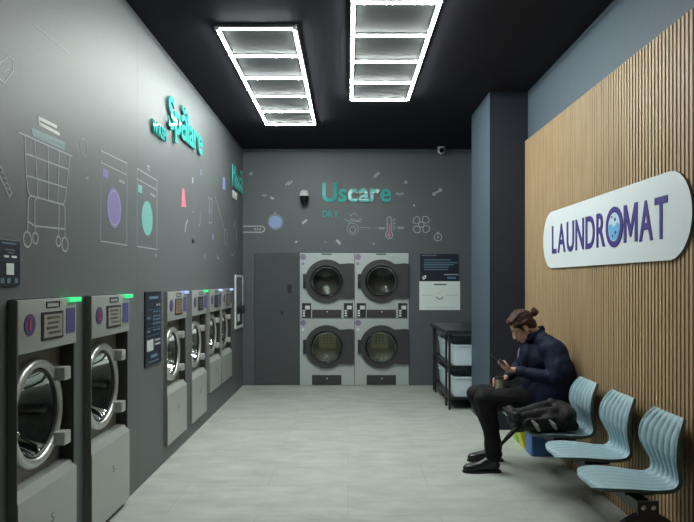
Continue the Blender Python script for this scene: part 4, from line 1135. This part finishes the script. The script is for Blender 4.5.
# jacket
jk = [('e', (1.590,5.30,0.605), (0.118,0.185,0.105)), ('e', (1.566,5.30,0.745), (0.136,0.180,0.175)), ('e', (1.600,5.30,0.905), (0.170,0.195,0.155)), ('e', (1.655,5.24,0.93), (0.125,0.155,0.13)),
      ('c', (1.612,5.15,0.985), (1.612,5.45,0.985), 0.088), ('c', (1.60,5.30,1.01), (1.575,5.30,1.065), 0.098, 0.082), ('e', (1.47,5.30,0.93), (0.06,0.12,0.12)),
      ('c', (1.645,5.125,0.990), (1.640,5.030,0.765), 0.085, 0.070), ('c', (1.640,5.030,0.765), (1.400,5.145,0.808), 0.066, 0.042), ('e', (1.690,5.020,0.77), (0.105,0.055,0.19)), ('c', (1.67,5.10,0.975), (1.695,5.03,0.83), 0.080, 0.075), ('e', (1.63,5.065,0.62), (0.15,0.065,0.16)), ('e', (1.56,5.12,0.66), (0.12,0.09,0.15)), ('c', (1.585,5.21,1.055), (1.655,5.12,0.985), 0.070, 0.088), ('c', (1.585,5.39,1.055), (1.62,5.46,0.985), 0.070, 0.085), ('c', (1.400,5.145,0.808), (1.385,5.152,0.812), 0.045, 0.042),
      ('c', (1.60,5.475,0.985), (1.472,5.548,0.775), 0.078, 0.062), ('c', (1.472,5.548,0.775), (1.372,5.463,0.730), 0.058, 0.042)]
J = blob('jacket', sh(jk), M['jacket'], pr, voxel=0.008, smooth=5, noise=0.006, nscale=9, post=clear_seat)
# stand-up collar round the neck
cl = []
for i in range(21):
    a = math.radians(150 + 60*0 + (i/20)*300 - 90-60)
    cl.append(Vector((1.540, 5.30, 1.084)) + Vector((math.cos(a)*0.080, math.sin(a)*0.078, -0.28*math.cos(a)*0.0 + 0.040*math.cos(a)+0.01)))
blob('collar', sh([('t', cl, 0.020, 8)] + [('t', [p+Vector((-0.006,0,0.022)) for p in cl], 0.016, 8)]), M['jacket'], J, voxel=0.006, smooth=3)
blob('zipper', sh([('t', [Vector((1.478,5.292,1.050)), Vector((1.432,5.290,1.00)), Vector((1.412,5.288,0.955)), Vector((1.404,5.286,0.905))], 0.0065, 6)]), M['jacket_trim'], J, voxel=0.003, smooth=1)
blob('cuff', sh([('c', (1.404,5.143,0.807), (1.384,5.152,0.813), 0.047, 0.044)]), M['jacket'], J, voxel=0.006, smooth=2)
blob('cuff', sh([('c', (1.385,5.475,0.736), (1.370,5.461,0.729), 0.046, 0.044)]), M['jacket'], J, voxel=0.006, smooth=2)
# trousers
tr = [('e', (1.600,5.30,0.558), (0.125,0.180,0.106)), ('c', (1.585,5.19,0.562), (1.095,5.14,0.597), 0.108, 0.080), ('c', (1.095,5.14,0.597), (1.150,5.148,0.34), 0.080, 0.072), ('c', (1.150,5.148,0.34), (1.170,5.15,0.125), 0.070, 0.060),
      ('c', (1.585,5.41,0.558), (1.088,5.46,0.578), 0.108, 0.078), ('c', (1.088,5.46,0.578), (1.195,5.466,0.34), 0.078, 0.068), ('c', (1.195,5.466,0.34), (1.262,5.47,0.125), 0.066, 0.056)]
def flat_hem(bm):
    for q_ in bm.verts:
        if q_.co.z < 0.080: q_.co.z = 0.080 + (q_.co.z-0.080)*0.15
    clear_seat(bm)
blob('trousers', sh(tr), M['trousers'], pr, voxel=0.008, smooth=4, noise=0.008, nscale=10, post=flat_hem)
# shoes
def shoe(hx, y, label=None):
    # heel at hx, toe towards -x
    pm = [('c', (hx-0.045,y,0.060), (hx-0.16,y,0.052), 0.042, 0.040), ('c', (hx-0.16,y,0.050), (hx-0.262,y-0.004,0.036), 0.042, 0.034), ('e', (hx-0.24,y-0.003,0.036), (0.066,0.047,0.036)),
          ('c', (hx-0.055,y,0.07), (hx-0.06,y,0.115), 0.045, 0.048), ('c', (hx-0.09,y,0.09), (hx-0.15,y,0.062), 0.042, 0.036)]
    def flat(bm):
        for q_ in bm.verts:
            if q_.co.z < 0.014: q_.co.z = 0.014
    s_ = blob('shoe', sh(pm), M['shoe'], pr, voxel=0.006, smooth=3, post=flat)
    so = [(-0.002,0.0)]
    out = []
    for i in range(25):
        t_ = i/24; xx = -0.308*t_
        w_ = 0.036+0.014*math.sin(min(1, max(0,(t_-0.35)/0.65))*PI)+0.0
        if t_ > 0.86: w_ *= math.sqrt(max(0.0, 1-((t_-0.86)/0.14)**2))*0.97+0.03
        if t_ < 0.08: w_ *= 0.6+0.4*t_/0.08
        out.append((hx+xx, w_))
    poly = [(a-PO.x, y-PO.y+b) for a, b in out] + [(a-PO.x, y-PO.y-b) for a, b in out[::-1]]
    MB().prism(poly, (0,0,0.0), (1,0,0), (0,1,0), (0,0,1), 0.018).build('sole', M['sole'], s_)
    return s_
shoe(1.228, 5.15); shoe(1.325, 5.47)

# phone and cup
t = thing('phone', 'dark smartphone held in the hand of the seated person', 'phone', PC - PD*0.030)
Rp = Matrix((PD, PW, PN)).transposed().to_4x4(); t.rotation_euler = Rp.to_euler()
MB().prism(rrect(-0.078,0.078,-0.037,0.037,0.010,5), (0,0,-0.0045), (1,0,0), (0,1,0), (0,0,1), 0.009).build('body', M['phone'], t, smooth=40)
MB().prism(rrect(-0.072,0.072,-0.033,0.033,0.006,4), (0,0,0.0045), (1,0,0), (0,1,0), (0,0,1), 0.0006).build('screen', M['phone_screen'], t)
t = thing('coffee_cup', 'beige paper cup with a dark lid held on the knee of the seated person', 'cup', (CC.x, CC.y, 0.622))
MB().lathe([(0,0.002),(0.029,0.0),(0.031,0.004),(0.0375,0.100),(0.039,0.104),(0.037,0.106),(0,0.100)], (0,0,0), (0,0,1), 32).build('cup', M['cup'], t, smooth=40)
MB().lathe([(0.042,0.101),(0.043,0.107),(0.041,0.112),(0.037,0.114),(0.035,0.121),(0,0.119)], (0,0,0), (0,0,1), 32).build('lid', M['cup_lid'], t, smooth=40)

# ================================================================== BACKPACK ON THE SEAT
bp_o = Vector((1.42, 4.70, 0.46))
bp_ = thing('backpack', 'black backpack lying on the third blue seat with grey patches and a hanging strap', 'backpack', bp_o)
def bsh(L):
    out = []
    for p in L:
        p = list(p)
        if p[0] == 'c': p[1] = Vector(p[1])-bp_o; p[2] = Vector(p[2])-bp_o
        elif p[0] == 'e': p[1] = Vector(p[1])-bp_o
        elif p[0] == 't': p[1] = [Vector(q_)-bp_o for q_ in p[1]]
        out.append(tuple(p))
    return out
def on_seat(bm):
    for q_ in bm.verts:
        if q_.co.x > -0.12 and q_.co.z < 0.004: q_.co.z = 0.004
bag = [('e', (1.46,4.70,0.53), (0.19,0.185,0.085)), ('e', (1.57,4.71,0.565), (0.10,0.18,0.085)), ('e', (1.32,4.70,0.515), (0.15,0.17,0.065)), ('c', (1.20,4.57,0.572), (1.21,4.80,0.572), 0.034), ('c', (1.24,4.60,0.50), (1.24,4.80,0.50), 0.04),
       ('c', (1.53,4.62,0.60), (1.51,4.80,0.63), 0.035), ('c', (1.22,4.68,0.560), (1.50,4.72,0.635), 0.035, 0.035), ('c', (1.22,4.60,0.555), (1.52,4.62,0.60), 0.03, 0.035), ('c', (1.20,4.62,0.48), (1.62,4.60,0.495), 0.035, 0.045)]
B = blob('main_bag', bsh(bag), M['bag'], bp_, voxel=0.008, smooth=6, noise=0.012, nscale=8, post=on_seat)
blob('front_pocket', bsh([('e', (1.37,4.545,0.520), (0.14,0.040,0.050)), ('c', (1.27,4.53,0.55), (1.46,4.53,0.56), 0.018)]), M['bag'], bp_, voxel=0.006, smooth=3, noise=0.010, nscale=14)
for (xa, za), (xb, zb_) in (((1.315,0.555),(1.350,0.480)), ((1.435,0.560),(1.470,0.490))):
    blob('reflective_patch', bsh([('t', [Vector((xa-0.02,4.512,za)), Vector(((xa+xb)/2-0.005,4.500,(za+zb_)/2)), Vector((xb,4.508,zb_))], [0.008,0.018,0.010], 8)]), M['bag_patch'], bp_, voxel=0.005, smooth=2)
MB().tube([Vector(p)-bp_o for p in ((1.26,4.60,0.49),(1.215,4.58,0.485),(1.18,4.57,0.465),(1.15,4.565,0.435),(1.12,4.56,0.405),(1.095,4.56,0.375),(1.085,4.565,0.345))], [0.014,0.016,0.018,0.017,0.014,0.010,0.006], 10).build('shoulder_strap', M['bag'], bp_, smooth=60)
MB().tube([Vector(p)-bp_o for p in ((1.18,4.58,0.585),(1.15,4.62,0.60),(1.15,4.72,0.60),(1.18,4.76,0.585))], 0.010, 8).build('carry_handle', M['bag'], bp_, smooth=60)

# ================================================================== CAMERA, WORLD, VIEW
cam = bpy.data.cameras.new('camera'); co = bpy.data.objects.new('camera', cam); COL.objects.link(co)
co.location = (0, 0, CAM_H); co.rotation_euler = (PI/2, 0, 0)
cam.sensor_width = 36.0; cam.lens = FOC/694.0*36.0
cam.shift_x = -1.0/694.0; cam.shift_y = 21.0/694.0
cam.clip_start = 0.05
SC.camera = co
w = bpy.data.worlds.new('night'); SC.world = w; w.use_nodes = True
w.node_tree.nodes['Background'].inputs[0].default_value = (0.05, 0.06, 0.08, 1); w.node_tree.nodes['Background'].inputs[1].default_value = 0.1
SC.view_settings.view_transform = 'Standard'; SC.view_settings.look = 'None'
SC.view_settings.exposure = 1.05; SC.view_settings.gamma = 1.0; SC.view_settings.use_curve_mapping = False
SC.cycles.max_bounces = 8; SC.cycles.sample_clamp_indirect = 8
